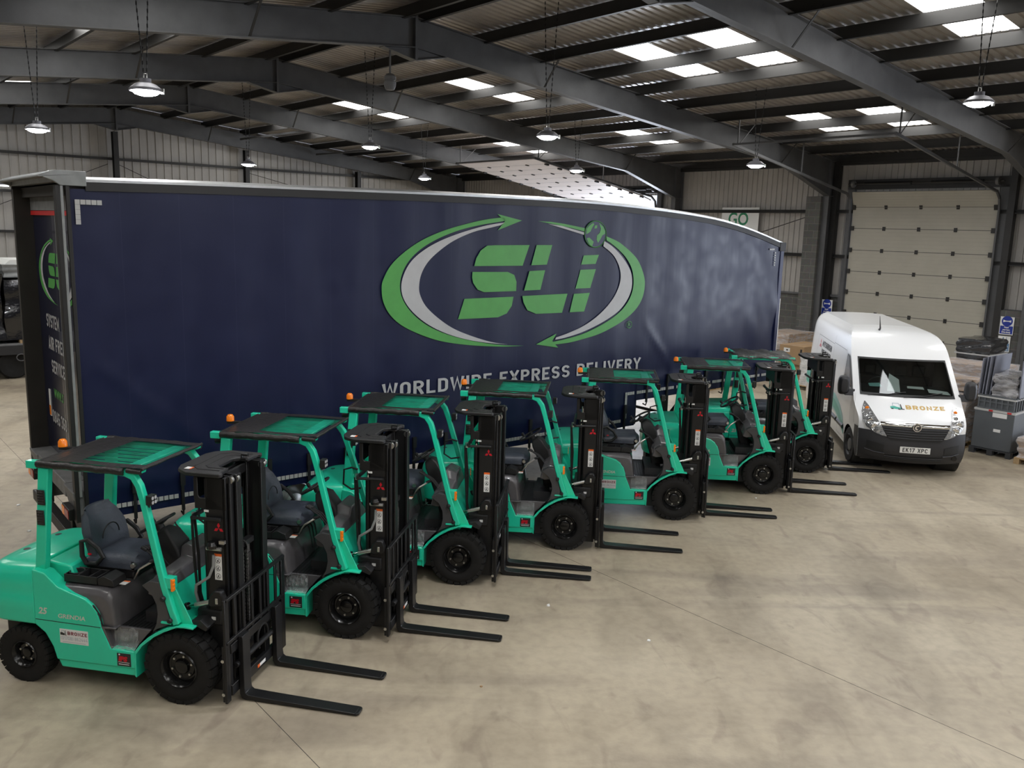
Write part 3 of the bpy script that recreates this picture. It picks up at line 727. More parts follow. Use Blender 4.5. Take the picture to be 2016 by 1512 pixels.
# signs on the wall
def wallframe(s, t, z):
    """flat x grows to the viewer's right (falling t), y up"""
    off = Vector(W(s, t, z))
    def fn(x, y, h=0): return tuple(off - bu * x + Vector((0, 0, y)) - bn * h)
    return off, fn
def sign(s, t0, t1, z0, z1, label, kind):
    off, fn = wallframe(s, t0, z0); w = t0 - t1; h = z1 - z0
    L = lambda x, y, q=0: tuple(Vector(fn(x, y, q)) - off)
    root = empty('wall_sign', off); tag(root, label, 'sign')
    b = MB('sign_white'); b.T = lambda x, y, z: L(x, y, z); b.box(0, w, 0, h, 0, .012); b.build('board', root, smooth=0)
    e = .014
    if kind == 'go':
        b = MB('sign_green'); textmesh(b, 'GO', .62, lambda x, y, q: L(.28 + x, h - .16 - .45 + y, e), .012, 0, .9); b.build('lettering', root, smooth=0)
    if kind == 'horn':
        b = MB('sign_blue'); b.add([L(x, y, e) for x, y in circ(w / 2, h * .76, w * .40, 28)], [list(range(28))])
        b.add([L(w * .04, h * .05, e), L(w * .96, h * .05, e), L(w * .96, h * .49, e), L(w * .04, h * .49, e)], [(0, 1, 2, 3)]); b.build('blue_field', root, smooth=0)
        b = MB('sign_white'); cx, cy = w / 2, h * .76
        flat(b, [(cx - .28 * w, cy + .10 * w), (cx - .1 * w, cy + .035 * w), (cx + .12 * w, cy + .035 * w), (cx + .29 * w, cy + .10 * w), (cx + .29 * w, cy - .10 * w), (cx + .12 * w, cy - .035 * w), (cx - .1 * w, cy - .035 * w), (cx - .28 * w, cy - .10 * w)], lambda x, y, q: L(x, y, e + .003))
        b.build('horn_symbol', root, smooth=0)
        b = MB('sign_white')
        for i, tx in enumerate(('Sound', 'your horn', 'Drive slowly')):
            textmesh(b, tx, h * .125, lambda x, y, q, i=i: L(w / 2 + x, h * (.375 - .135 * i) + y, e + .003), .003, 0, .72, align='CENTER')
        b.build('lettering', root, smooth=0)
    if kind == 'truck':
        b = MB('sign_blue_pale'); b.add([L(w * .05, h * .05, e), L(w * .95, h * .05, e), L(w * .95, h * .55, e), L(w * .05, h * .55, e)], [(0, 1, 2, 3)])
        for pl in ([(.25, .60), (.62, .60), (.62, .72), (.5, .72), (.45, .92), (.38, .92), (.34, .74), (.25, .72)], [(.66, .60), (.70, .60), (.70, .95), (.66, .95)], [(.70, .60), (.85, .60), (.85, .63), (.70, .63)]):
            flat(b, [(p[0] * w, p[1] * h) for p in pl], lambda x, y, q: L(x, y, e))
        b.build('picture', root, smooth=0)
        b = MB('sign_white')
        for i in range(4): b.box(0, 0, 0, 0, 0, 0) if False else flat(b, [(w * .12, h * (.12 + .1 * i)), (w * (.88 - .1 * (i % 2)), h * (.12 + .1 * i)), (w * (.88 - .1 * (i % 2)), h * (.155 + .1 * i)), (w * .12, h * (.155 + .1 * i))], lambda x, y, q: L(x, y, e + .003))
        b.build('text_lines', root, smooth=0)
sign(.1, 19.28, 17.72, 4.1, 5.27, 'white board with green letters GO, high on the wall above the trailer front', 'go')
sign(.24, 14.95, 14.58, 1.76, 2.29, 'blue and white horn sign between the block pier and the closed door', 'horn')
sign(.32, 9.42, 9.06, 1.75, 2.25, 'blue and white horn sign right of the closed door', 'horn')
sign(.32, 9.42, 9.10, 1.27, 1.71, 'pale blue forklift notice directly below the right hand horn sign', 'truck')

# ------------------------------------------------------------------ forklift trucks
def tri_logo(b, cx, cz, r, fn):
    """three diamond emblem; fn(x, z, h)"""
    for k in range(3):
        a = pi / 2 + k * 2 * pi / 3
        d = (cos(a), sin(a)); p = (-d[1], d[0]); L = r; w = r * .29
        flat(b, [(cx, cz), (cx + d[0] * L / 2 + p[0] * w, cz + d[1] * L / 2 + p[1] * w), (cx + d[0] * L, cz + d[1] * L), (cx + d[0] * L / 2 - p[0] * w, cz + d[1] * L / 2 - p[1] * w)], fn)
def sideR(y):      # flat decals on the truck's right hand side: x forward, z up
    return lambda x, z, q=0: (x, y - q, z)
def forklift():
    R = empty('forklift', (0, 0, 0))
    # counterweight
    b = MB('green'); rings = []
    def outline(w, xr, fx=-1.43, ex=4.2):
        pts = []
        for k in range(21):
            a = -pi / 2 + pi * k / 20; c_, s_ = cos(a), sin(a)
            y = w * math.copysign(abs(s_) ** (2 / ex), s_); x = -1.60 - (-xr - 1.60) * abs(c_) ** (2 / ex)
            pts.append((x, y))
        return [(fx, w)] + pts[::-1] + [(fx, -w)]
    for z, w, xr in ((.585, .545, -1.99), (.60, .562, -2.02), (.72, .566, -2.04), (.835, .566, -2.04), (.85, .560, -2.03), (.93, .562, -2.03), (1.02, .555, -2.01), (1.075, .53, -1.97), (1.11, .49, -1.91), (1.125, .42, -1.84)):
        rings.append([(x, y, z + max(0, (x + 2.05)) * .05 * (z > 1.0)) for x, y in outline(w, xr)])
    b.loft(rings)
    o = b.build('counterweight', R, bevel=.012)
    for x, y in ((-1.80, -.18), (-1.79, .23)):
        q = MB('green', 'dark_grey_plastic'); q.m('dark_grey_plastic').lathe([(.0, .006), (.032, .006), (.036, 0)], (x, y, 1.133), 'z', 16); q.build('vent_cap', o)
    # rear engine cover (green), between the rear pillars
    b = MB('green'); b.prism([(-1.425, .9), (-1.425, 1.135), (-1.36, 1.15), (-1.16, 1.125), (-1.12, 1.0), (-1.12, .9)], -.40, .40); b.build('rear_cover', R, bevel=.02)
    # side bodies
    side = [(-1.428, 1.122), (-1.30, 1.10), (-1.235, 1.04), (-1.175, .985), (-1.05, .945), (-.90, .90), (-.83, .85), (-.78, .785), (-.75, .70), (-.745, .648), (-.715, .58), (-.663, .455), (-.426, .45), (-.418, .285), (-1.225, .275), (-1.26, .40), (-1.33, .52), (-1.432, .595)]
    for sg in (-1, 1):
        b = MB('green'); y0, y1 = sorted((sg * .566, sg * .43)); b.prism(side, y0, y1)
        b.prism([(-1.225, .279), (-.418, .289), (-.43, .21), (-1.19, .20)], *sorted((sg * .552, sg * .42)))
        b.prism([(-.715, .458), (-.426, .452), (-.426, .43), (-.70, .43)], *sorted((sg * .56, sg * .30)))
        o = b.build('body_side', R, bevel=.014)
        q = MB('black_plastic'); q.prism([(-1.42, .652), (-.752, .647), (-.752, .641), (-1.42, .646)], *sorted((sg * .5675, sg * .55))); q.build('seam', o, smooth=0)
        # fender over the front wheel
        b = MB('green')
        arc = [(-.43, .215), (-.425, .44), (-.36, .535), (-.28, .61), (-.19, .672), (-.09, .725), (0, .752), (.08, .757), (.165, .752)]
        inner = [(x + .0, z - .016) if i > 2 else (x + .016, z - .01) for i, (x, z) in enumerate(arc)]
        b.prism(arc + inner[::-1], *sorted((sg * .566, sg * .34)))
        b.prism([(-.43, .445), (-.36, .535), (-.28, .61), (-.19, .672), (-.09, .725), (0, .752), (0, .735), (-.12, .68), (-.22, .62), (-.34, .52), (-.40, .44)], *sorted((sg * .57, sg * .545)))
        b.build('fender', R, bevel=.003)
        q = MB('black_plastic'); q.prism([(.10, .78), (.20, .80), (.27, .74), (.25, .70), (.14, .745)], *sorted((sg * .50, sg * .33))); q.build('mud_flap', R, bevel=.004)
    # chassis
    b = MB('chassis'); b.box(-1.95, -1.40, -.32, .32, .22, .60); b.box(-1.42, .12, -.40, .40, .16, .56); b.box(-.45, .15, -.34, .34, .14, .74); b.box(-.30, .0, -.42, .42, .2, .5); b.build('chassis', R, smooth=0)
    # decals on the right side
    b = MB('white_label'); b.prism([(-1.175, .450), (-.885, .452), (-.885, .588), (-1.175, .586)], -.5695, -.560)
    dl = lambda x, z, q=0: (x, -.5705, z)
    b.m('maroon_ink'); strokebox(b, 'BRONZE', -1.094, -.893, .534, .568, dl, .72, .22, .16)
    b.m('grey_ink'); strokebox(b, '(01708) 862444', -1.166, -.893, .484, .517, dl, .58, .13, .18)
    b.m('black_ink'); flat(b, [(-1.168, .528), (-1.125, .526), (-1.122, .545), (-1.14, .548), (-1.145, .555), (-1.168, .552)], sideR(-.5705)); flat(b, [(-1.12, .526), (-1.103, .526), (-1.103, .530), (-1.112, .532), (-1.114, .576), (-1.119, .576)], sideR(-.5705)); b.m('grey_ink'); flat(b, [(-1.158, .555), (-1.152, .575), (-1.128, .575), (-1.122, .548), (-1.127, .548), (-1.132, .570), (-1.149, .570), (-1.153, .555)], sideR(-.5705))
    flat(b, [(-1.15, .462), (-.91, .463), (-.91, .467), (-1.15, .466)], sideR(-.5705))
    b.build('company_sticker', R, smooth=0)
    b = MB('silver_ink'); textmesh(b, 'GRENDIA', .058, lambda x, y, q: (-1.185 + x, -.5685, .690 + y), .0012, .12, 1.13); b.build('model_lettering', R, smooth=0)
    b = MB('silver_ink'); textmesh(b, '25', .085, lambda x, y, q: (-1.385 + x, -.5685, .71 + y), .003, .25, 1.0); b.build('capacity_number', R, smooth=0)
    b = MB('black_ink'); b.prism([(-.600, .300), (-.463, .302), (-.463, .425), (-.600, .423)], -.569, -.560)
    b.m('red_logo'); textmesh(b, 'IPS', .062, lambda x, y, q: (-.587 + x, -.5705, .350 + y), .004, .15, 1.12)
    b.m('white_label'); flat(b, circ(-.575, .412, .008), sideR(-.5705)); flat(b, [(-.59, .336), (-.475, .337), (-.475, .341), (-.59, .340)], sideR(-.5705)); flat(b, [(-.585, .316), (-.48, .317), (-.48, .324), (-.585, .323)], sideR(-.5705))
    b.build('dealer_sticker', R, smooth=0)
    # grey engine hood with curved skirt
    b = MB('grey_plastic')
    rings = []
    for y, dz, dx in ((-.535, -.06, -.03), (-.50, -.012, -.008), (-.44, 0, 0), (.44, 0, 0), (.50, -.012, -.008), (.535, -.06, -.03)):
        ed = abs(y) > .52
        low = [(-1.17, .93), (-.92, .84), (-.82, .78), (-.77, .70), (-.755, .66)] if ed else None
        top = [(-1.20, .985 + dz), (-1.0, .992 + dz), (-.78, .992 + dz), (-.69 + dx, .975 + dz), (-.655 + dx, .93 + dz), (-.63 + dx, .80), (-.61 + dx, .665), (-.61 + dx, .63)]
        bot = [(-.70, .63), (-.80, .66), (-.95, .72), (-1.2, .80)]
        rings.append([(x, y, z) for x, z in top + bot])
    b.loft(rings); o = b.build('engine_hood', R, bevel=.012, seg=3, smooth=50)
    for y in (.12, .20, .28):
        q = MB('dark_grey_plastic'); q.bar([(-.80, y, .997), (-.69, y, .985), (-.65, y, .93), (-.615, y, .70)], .012, .01); q.build('rib', o)
    q = MB('black_plastic')
    for sg in (-1, 1):
        q.tube([(-1.18, sg * .545, .975), (-1.05, sg * .552, .935), (-.90, sg * .552, .885), (-.82, sg * .552, .83), (-.765, sg * .552, .75), (-.745, sg * .55, .655), (-.60, sg * .545, .642)], .011, 6)
    q.build('rubber_edge', R)
    # foot floor, step riser, step film
    b = MB('black_plastic'); b.box(-.68, -.10, -.49, .49, .60, .635)
    for k in range(14): b.box(-.66 + k * .038, -.65 + k * .038, -.47, .47, .635, .640)
    b.build('floor_mat', R, smooth=0)
    for sg in (-1, 1):
        b = MB('grey_plastic')
        b.prism([(-.745, .645), (-.22, .645), (-.30, .60), (-.41, .50), (-.43, .445), (-.66, .445), (-.715, .56)], *sorted((sg * .50, sg * .47)))
        b.prism([(-.75, .648), (-.66, .45), (-.645, .45), (-.72, .635), (-.60, .64), (-.60, .655), (-.75, .655)], *sorted((sg * .562, sg * .48)))
        b.build('step_riser', R, bevel=.006)
    b = MB('step_film'); random.seed(3)
    def fl(u, v):
        x = -.66 + .24 * u; a = v * 1.6
        y = -.568 + (.07 * v if v < .5 else .07 * .5 + .0); z = .46 + .012 * sin(u * 23 + v * 9) * .6 + random.uniform(-.008, .008)
        if v > .5: z += (v - .5) * .34; y = -.505 + random.uniform(-.012, .006)
        return (x, y, z + .006)
    b.grid(fl, 16, 12); b.build('step_film', R, smooth=0)
    # moulded cowls behind the front pillars
    for sg in (-1, 1):
        b = MB('dark_grey_plastic')
        b.prism([(-.33, 1.085), (-.25, 1.135), (-.16, 1.13), (-.06, .77), (-.10, .735), (-.20, .69), (-.30, .62), (-.40, .50), (-.43, .452), (-.34, .56), (-.25, .655), (-.205, .74), (-.187, .83), (-.195, .92), (-.235, 1.01)], *sorted((sg * .545, sg * .44)))
        b.build('pillar_cowl', R, bevel=.012, seg=3)
    # front green panel and dash
    b = MB('green'); b.prism([(-.10, .64), (-.02, .64), (.05, .72), (.045, .80), (-.14, 1.14), (-.17, 1.14), (-.10, .86)], -.44, .44); b.build('front_panel', R, bevel=.01)
    b = MB('grey_plastic')
    b.loft([[(-.36, y, .98 + k), (-.33, y, 1.10 + k), (-.24, y, 1.17 + k), (-.12, y, 1.15 + k * .8), (-.09, y, 1.06), (-.16, y, .95), (-.30, y, .93)] for y, k in ((-.43, -.03), (-.36, 0), (-.05, .02), (.0, .12), (.30, .12), (.36, .02), (.43, -.03))])
    b.build('dashboard', R, bevel=.012, smooth=50)
    # steering column, cover, wheel
    b = MB('black_plastic')
    b.loft([[(x + q[0] * sx_, y + q[1] * w, z + q[0] * sz_) for q in ((-1, -1), (1, -1), (1, 1), (-1, 1))] for x, y, z, w, sx_, sz_ in ((-.24, .04, .66, .09, .07, .02), (-.30, .04, .95, .085, .075, .03), (-.36, .04, 1.20, .12, .085, .05), (-.44, .04, 1.34, .10, .07, .05), (-.49, .04, 1.40, .05, .04, .03))])
    b.build('steering_column', R, bevel=.02, seg=3)
    root = R
    tilt = Matrix.Rotation(rad(-32), 3, 'Y'); cw = Vector((-.545, .04, 1.445))
    b = MB('black_plastic')
    b.tube([tuple(cw + tilt @ Vector((.165 * cos(a), .165 * sin(a), 0))) for a in [2 * pi * k / 28 for k in range(28)]], .014, 8, closed=True, upv=tilt @ Vector((0, 0, 1)))
    for k in range(3):
        a = pi / 2 + k * 2 * pi / 3; b.bar([tuple(cw + tilt @ Vector((.03 * cos(a), .03 * sin(a), -.02))), tuple(cw + tilt @ Vector((.16 * cos(a), .16 * sin(a), 0)))], .03, .012)
    b.tube([tuple(cw + tilt @ Vector((0, 0, -.07))), tuple(cw + tilt @ Vector((0, 0, -.005)))], .04, 14)
    sw = b.build('steering_wheel', R)
    q = MB('black_plastic'); p = cw + tilt @ Vector((-.12, .11, .0)); q.tube([tuple(p), tuple(p + tilt @ Vector((0, 0, .03))), tuple(p + tilt @ Vector((0, 0, .06)))], lambda i: (.012, .022, .018)[i], 10); q.build('steering_knob', sw)
    for k, y in enumerate((-.13, -.17, -.21)):
        b = MB('black_plastic'); b.tube([(-.30, y, 1.08), (-.40, y, 1.20), (-.52, y, 1.26 + .01 * k)], .009, 6); b.tube([(-.50, y, 1.25 + .01 * k), (-.55, y, 1.275 + .01 * k)], .017, 8); b.build('control_lever', R)
    b = MB('black_plastic'); b.tube([(-.33, .20, 1.25), (-.50, .26, 1.36), (-.52, .28, 1.37)], .008, 6); b.build('direction_lever', R)
    b = MB('steel'); b.tube([(-.62, -.24, .99), (-.55, -.26, 1.10), (-.44, -.22, 1.17)], .012, 8); b.m('black_plastic').tube([(-.46, -.22, 1.165), (-.40, -.215, 1.19)], .018, 8); b.build('park_brake_lever', R)
    # seat
    b = MB('black_plastic'); b.box(-1.10, -.62, -.24, .24, .99, 1.07); b.box(-1.12, -.60, -.26, .26, 1.06, 1.105); b.build('seat_base', R, bevel=.02)
    def cushion(fn, nx, ny):
        pass
    b = MB('seat_vinyl')
    def cu(u, v):
        x = -1.10 + .56 * u; y = -.26 + .52 * v; e = 1 - max(abs(2 * u - 1) ** 5, abs(2 * v - 1) ** 5)
        z = 1.13 + .075 * e + .02 * abs(2 * v - 1) ** 2 + .015 * u
        if u > .9: x -= .02 * abs(2 * v - 1) ** 2 * 3
        return (x, y, z)
    b.grid(cu, 18, 18); b.grid(lambda u, v: (cu(u, v)[0], cu(u, v)[1], 1.085), 18, 18)
    for s_ in (0, 1):
        b.grid(lambda u, v, s_=s_: (cu(u, s_)[0], cu(u, s_)[1], 1.085 + (cu(u, s_)[2] - 1.085) * v), 18, 2)
        b.grid(lambda u, v, s_=s_: (cu(s_, u)[0], cu(s_, u)[1], 1.085 + (cu(s_, u)[2] - 1.085) * v), 18, 2)
    seat = b.build('seat', R, merge=True, smooth=60)
    b = MB('seat_vinyl', 'black_plastic')
    def bk(u, v, f):
        w = .245 * (1 - .35 * max(0, v - .55) ** 1.3 / .45 ** 1.3 * .9) if v > .55 else .245
        y = w * (2 * u - 1); z = 1.14 + .43 * v
        cur = .05 * abs(2 * u - 1) ** 2.2; x = -1.05 - .13 * v + cur + (.03 * sin(v * pi))
        if not f: x = -1.135 - .115 * v + .06 * abs(2 * u - 1) ** 3
        if v > .92: x += (.025 if not f else -.015)
        return (x, y, z)
    b.grid(lambda u, v: bk(u, v, True), 16, 16); b.m('black_plastic'); b.grid(lambda u, v: bk(u, v, False), 16, 16)
    b.m('seat_vinyl')
    for s_ in (0, 1):
        b.grid(lambda u, v, s_=s_: tuple(Vector(bk(s_, u, True)).lerp(Vector(bk(s_, u, False)), v)), 16, 3)
    b.grid(lambda u, v: tuple(Vector(bk(u, 1, True)).lerp(Vector(bk(u, 1, False)), v) + Vector((0, 0, .018 * sin(pi * v)))), 16, 3)
    b.build('backrest', seat, merge=True, smooth=60)
    b = MB('black_plastic'); b.tube([(-1.02, .0 + .118 * cos(a), 1.30 + .115 * sin(a)) for a in [pi * k / 12 for k in range(13)]], .006, 6); b.build('backrest_seam', seat)
    for sg in (-1, 1):
        b = MB('black_plastic'); y = sg * .285
        b.tube([(-1.12, y, 1.32), (-1.05, y, 1.34), (-.95, y, 1.27), (-.90, y, 1.19), (-.97, y, 1.12), (-1.08, y, 1.11), (-1.12, y, 1.18)], .022, 8, closed=True, upv=(0, 1, 0)); b.build('armrest', seat)
    b = MB('steel'); b.lathe([(0, -.02), (.022, -.02), (.026, .0), (.022, .02), (0, .02)], (-.60, -.272, 1.135), 'y', 14); b.build('adjuster_knob', seat)
    b = MB('red_logo'); b.box(-1.05, -1.02, -.30, -.285, 1.20, 1.215); b.build('belt_button', seat, smooth=0)
    # console tray
    b = MB('black_plastic'); b.box(-1.17, -.83, -.475, -.29, 1.0, 1.012)
    for a_ in ((-1.17, -.83, -.475, -.465), (-1.17, -.83, -.30, -.29), (-1.17, -1.16, -.475, -.29), (-1.04, -1.03, -.475, -.29), (-.92, -.91, -.475, -.29), (-.84, -.83, -.475, -.29)): b.box(*a_, 1.0, 1.075)
    b.lathe([(.055, .0), (.07, .0), (.07, .075), (.06, .075), (.055, .0)], (-1.10, -.383, 1.005), 'z', 20)
    b.prism([(-.83, 1.0), (-.83, 1.06), (-.77, 1.09), (-.68, 1.06), (-.66, 1.0)], -.47, -.29)
    b.build('console_tray', R, bevel=.004)
    b = MB('white_label'); b.box(-.66, -.60, -.40, -.33, .999, 1.005); b.m('orange_label').box(-.66, -.60, -.345, -.325, .9995, 1.0055); b.build('hood_label', R, smooth=0)
    # wheels
    def wheel(name, x, y, r, w, rr, sg, lugs, bolts):
        b = MB('rubber')
        pr = [(rr, w * .40), (rr + .012, w * .47), (rr + (r - rr) * .35, w * .5), (r * .88, w * .5), (r - .022, w * .43), (r - .016, w * .3), (r - .014, 0), (r - .016, -w * .3), (r - .022, -w * .43), (r * .88, -w * .5), (rr + (r - rr) * .35, -w * .5), (rr, -w * .4)]
        b.lathe(pr + [pr[0]], (0, 0, 0), 'y', 48)
        for k in range(lugs):
            for s2 in (-1, 1):
                a = 2 * pi * (k + (.5 if s2 > 0 else 0)) / lugs
                rot = Matrix.Rotation(-a, 3, 'Y')
                for (yc, rad_, dx, dy, dz, tl) in ((.25, r - .0075, .015, w * .46, .030, 0), (.468, r - .026, .032, w * .075, .052, 0)):
                    c_ = rot @ Vector((rad_, 0, 0)); b.cb((c_.x, s2 * w * yc, c_.z), (dx, dy, 2 * pi * r / lugs * (.80)), rot @ Matrix.Rotation(rad(s2 * 8), 3, 'X'))
        o = b.build(name, R, bevel=0, smooth=40); o.location = (x, y, r)
        b = MB('rim_black')
        g = sg
        pr = [(rr + .012, w * .45), (rr + .004, w * .50), (rr - .006, w * .44), (rr - .018, w * .30), (rr - .03, w * .12), (rr * .74, w * .10), (rr * .70, w * .15), (rr * .45, w * .15), (rr * .40, w * .20), (rr * .38, w * .27), (rr * .3, w * .30), (0, w * .30)]
        b.lathe([(p[0], g * p[1]) for p in pr], (0, 0, 0), 'y', 40)
        b.lathe([(p[0], -g * p[1] * .8) for p in pr[:6]] + [(0, -g * w * .1)], (0, 0, 0), 'y', 24)
        rim = b.build('wheel_rim', o, smooth=30)
        for k in range(bolts):
            a = 2 * pi * k / bolts + .3; q = MB('steel')
            q.lathe([(0, g * (w * .22)), (.011, g * (w * .22)), (.012, g * w * .14)], (rr * .60 * cos(a), 0, rr * .60 * sin(a)), 'y', 6); q.build('wheel_nut', o)
        return o
    for sg in (-1, 1): wheel('front_wheel', 0, sg * .46, .335, .205, .165, sg, 24, 6)
    for sg in (-1, 1): wheel('rear_wheel', -1.59, sg * .475, .268, .165, .12, sg, 26, 5)
    b = MB('black_paint'); b.tube([(-1.59, -.42, .268), (-1.59, .42, .268)], .06, 10); b.tube([(0, -.42, .335), (0, .42, .335)], .09, 12); b.build('axles', R)
    # overhead guard
    for sg in (-1, 1):
        b = MB('green')
        b.sweep([(-1.395, sg * .465, 1.07), (-1.30, sg * .455, 2.06)], [(-.035, -.052), (.035, -.052), (.035, .052), (-.035, .052)], True, (1, 0, 0))
        o = b.build('rear_pillar', R, bevel=.01)
        q = MB('black_plastic'); q.box(-1.46, -1.33, min(sg * .425, sg * .51), max(sg * .425, sg * .51), 1.05, 1.085); q.build('pillar_foot', o, bevel=.004)
        for z in (1.60, 1.79):
            q = MB('tail_black'); xx = -1.325 + (z - 1.6) * .097 - .02
            q.cb((xx, sg * .503, z), (.075, .012, .14))
            for k in range(5): q.cb((xx, sg * .511, z - .05 + .025 * k), (.06, .008, .012))
            q.build('tail_light', o, bevel=.004)
        b = MB('green')
        pts = [(-.005, sg * .528, .755), (-.055, sg * .525, .90), (-.115, sg * .518, 1.09), (-.22, sg * .492, 1.48), (-.32, sg * .462, 1.84), (-.365, sg * .45, 1.97), (-.42, sg * .442, 2.045), (-.50, sg * .44, 2.075), (-.60, sg * .44, 2.08)]
        b.sweep(pts, [(-.031, -.031), (.031, -.031), (.031, .031), (-.031, .031)], True, (0, 1, 0)); b.build('front_pillar', R, bevel=.01)
        b = MB('green'); b.prism([(-.06, .758), (.135, .745), (.12, .775), (-.055, 1.13), (-.15, 1.15), (-.115, 1.0)], *sorted((sg * .505, sg * .492)))
        b.cb((-.075, sg * .50, 1.13), (.09, .075, .10)); b.cb((-.10, sg * .545, .765), (.10, .03, .02)); o = b.build('pillar_gusset', R, bevel=.004)
        for x, z in ((-.116, .994), (-.055, .796)):
            q = MB('black_plastic'); q.lathe([(0, sg * .022), (.018, sg * .020), (.024, sg * .008), (.024, -sg * .03)], (x + .0, sg * .565, z), 'y', 16); q.build('cap', o)
        q = MB('amber'); q.cb((-.04, sg * .525, 1.115), (.022, .032, .115))
        for k in range(3): q.cb((-.03, sg * .525, 1.08 + .035 * k), (.014, .034, .026))
        q.build('turn_signal', o, bevel=.004)
        # work lamp
        b = MB('black_plastic'); b.cb((-.245, sg * .47, 1.86), (.055, .085, .085)); b.tube([(-.27, sg * .465, 1.82), (-.285, sg * .465, 1.77), (-.30, sg * .465, 1.765)], .012, 8); o = b.build('work_lamp', R, bevel=.008)
        q = MB('lamp_glass')
        for yy in (-.02, .02):
            for zz in (-.02, .02): q.lathe([(0, .0), (.016, .0), (.016, -.005)], (-.216, sg * .47 + yy, 1.86 + zz), 'x', 10)
        q.build('lens', o)
    b = MB('black_plastic'); b.tube([(-.20, .455, 1.54), (-.27, .45, 1.56), (-.36, .45, 1.53), (-.37, .45, 1.36), (-.28, .46, 1.30), (-.17, .47, 1.32)], .011, 6); b.build('grab_handle', R)
    # top frame
    b = MB('green')
    for sg in (-1, 1): b.box(-1.36, -.40, min(sg * .415, sg * .46), max(sg * .415, sg * .46), 2.05, 2.11)
    b.box(-1.37, -1.31, -.46, .46, 2.05, 2.11); b.box(-.565, -.45, -.44, .44, 2.085, 2.112)
    for sg in (-1, 1):
        b.box(-1.465, -1.36, min(sg * .435, sg * .50), max(sg * .435, sg * .50), 2.05, 2.12)
        b.prism([(-.46, 2.06), (-.33, 2.085), (-.325, 2.115), (-.46, 2.11)], *sorted((sg * .40, sg * .47)))
    gd = b.build('overhead_guard', R, bevel=.006)
    for k in range(7):
        y = -.33 + k * .11; q = MB('green'); q.prism([(-1.31, 2.07), (-.56, 2.07), (-.56, 2.095), (-1.31, 2.095)], y - .006, y + .006); q.build('slat', gd, smooth=0)
    q = MB('amber'); q.lathe([(0, .075), (.025, .07), (.04, .05), (.042, .0), (0, 0)], (-1.50, .02, 2.12), 'z', 16); q.m('black_plastic').box(-1.53, -1.36, .0, .04, 2.09, 2.12); q.build('beacon', R)
    q = MB('black_plastic'); q.lathe([(0, .04), (.03, .04), (.04, .0), (.04, -.03), (0, -.03)], (-1.44, -.36, 2.0), 'x', 14); q.build('reversing_alarm', R)
    # vinyl cover over the guard
    b = MB('vinyl_black')
    X0, X1, Y = -1.375, -.325, .475; wx0, wx1, wy = -.985, -.355, .37
    def zc(x, y): return 2.132 - .02 * max(0, (-1.2 - x)) / .17 + .003 * sin(9 * x + 5 * y)
    xs = [X0, -1.32, -1.2, wx0, -.8, -.6, -.45, wx1, X1]; ys = [-Y, -wy, -.2, 0, .2, wy, Y]
    for i in range(len(xs) - 1):
        for j in range(len(ys) - 1):
            if xs[i] >= wx0 - 1e-6 and xs[i + 1] <= wx1 + 1e-6 and ys[j] >= -wy - 1e-6 and ys[j + 1] <= wy + 1e-6: continue
            b.add([(x, y, zc(x, y)) for x, y in ((xs[i], ys[j]), (xs[i + 1], ys[j]), (xs[i + 1], ys[j + 1]), (xs[i], ys[j + 1]))], [(0, 1, 2, 3)])
    for sg in (-1, 1):
        n = 14
        b.tube([(X0 + .02 + (-.50 - X0 - .02) * k / n, sg * (.482 + .004 * sin(k * 2.1)), 2.095 + .004 * sin(k * 1.7)) for k in range(n + 1)], .034, 10)
        b.tube([(-.47 + .14 * k / 4, sg * .47, 2.105 - .002 * k) for k in range(5)], .024, 8)
    b.tube([(X1, -Y + .95 * k / 10, 2.122 + .003 * sin(k * 2)) for k in range(11)], .014, 8); b.tube([(X0, -Y + .95 * k / 10, 2.10) for k in range(11)], .02, 8)
    cov = b.build('guard_cover', R, smooth=50)
    q = MB('guard_window'); q.add([(wx0, -wy, 2.134), (wx1, -wy, 2.134), (wx1, wy, 2.134), (wx0, wy, 2.134)], [(0, 1, 2, 3)]); q.build('cover_window', cov, smooth=0)
    # mast
    b = MB('black_paint')
    for sg in (-1, 1):
        s0, s1 = sorted((sg * .345, sg * .36)); b.box(.205, .395, s0, s1, .07, 2.07)
        for x0, x1 in ((.205, .225), (.365, .395)): b.box(x0, x1, *sorted((sg * .27, sg * .36)), .07, 2.07)
    b.box(.19, .215, -.35, .35, 1.80, 2.05); b.box(.19, .215, -.35, .35, .12, .26); 
    for y0, y1 in ((-.36, -.345), (.345, .36)): b.prism([(.10, 1.78), (.40, 1.78), (.40, 2.07), (.22, 2.07), (.22, 1.90), (.205, 1.88), (.15, 1.88), (.135, 1.90), (.135, 2.07), (.10, 2.07)], y0, y1)
    b.box(.095, .11, -.36, .36, 1.86, 2.06)
    mast = b.build('mast_outer_rails', R, bevel=.004, seg=1)
    b = MB('black_paint')
    for y0, x0, x1, z1 in ((.285, .26, .425, 2.08), (.225, .29, .455, 2.085)):
        for sg in (-1, 1):
            b.box(x0, x1, *sorted((sg * y0, sg * (y0 + .014))), .09, z1); b.box(x1 - .022, x1, *sorted((sg * (y0 - .045), sg * (y0 + .04))), .09, z1); b.box(x0, x0 + .02, *sorted((sg * (y0 - .045), sg * (y0 + .03))), .09, z1)
    b.box(.27, .30, -.29, .29, 1.98, 2.06); b.box(.30, .33, -.23, .23, .15, .25); b.box(.30, .34, -.23, .23, 1.0, 1.08)
    b.build('mast_inner_rails', R, bevel=.003, seg=1)
    b = MB('black_plastic')
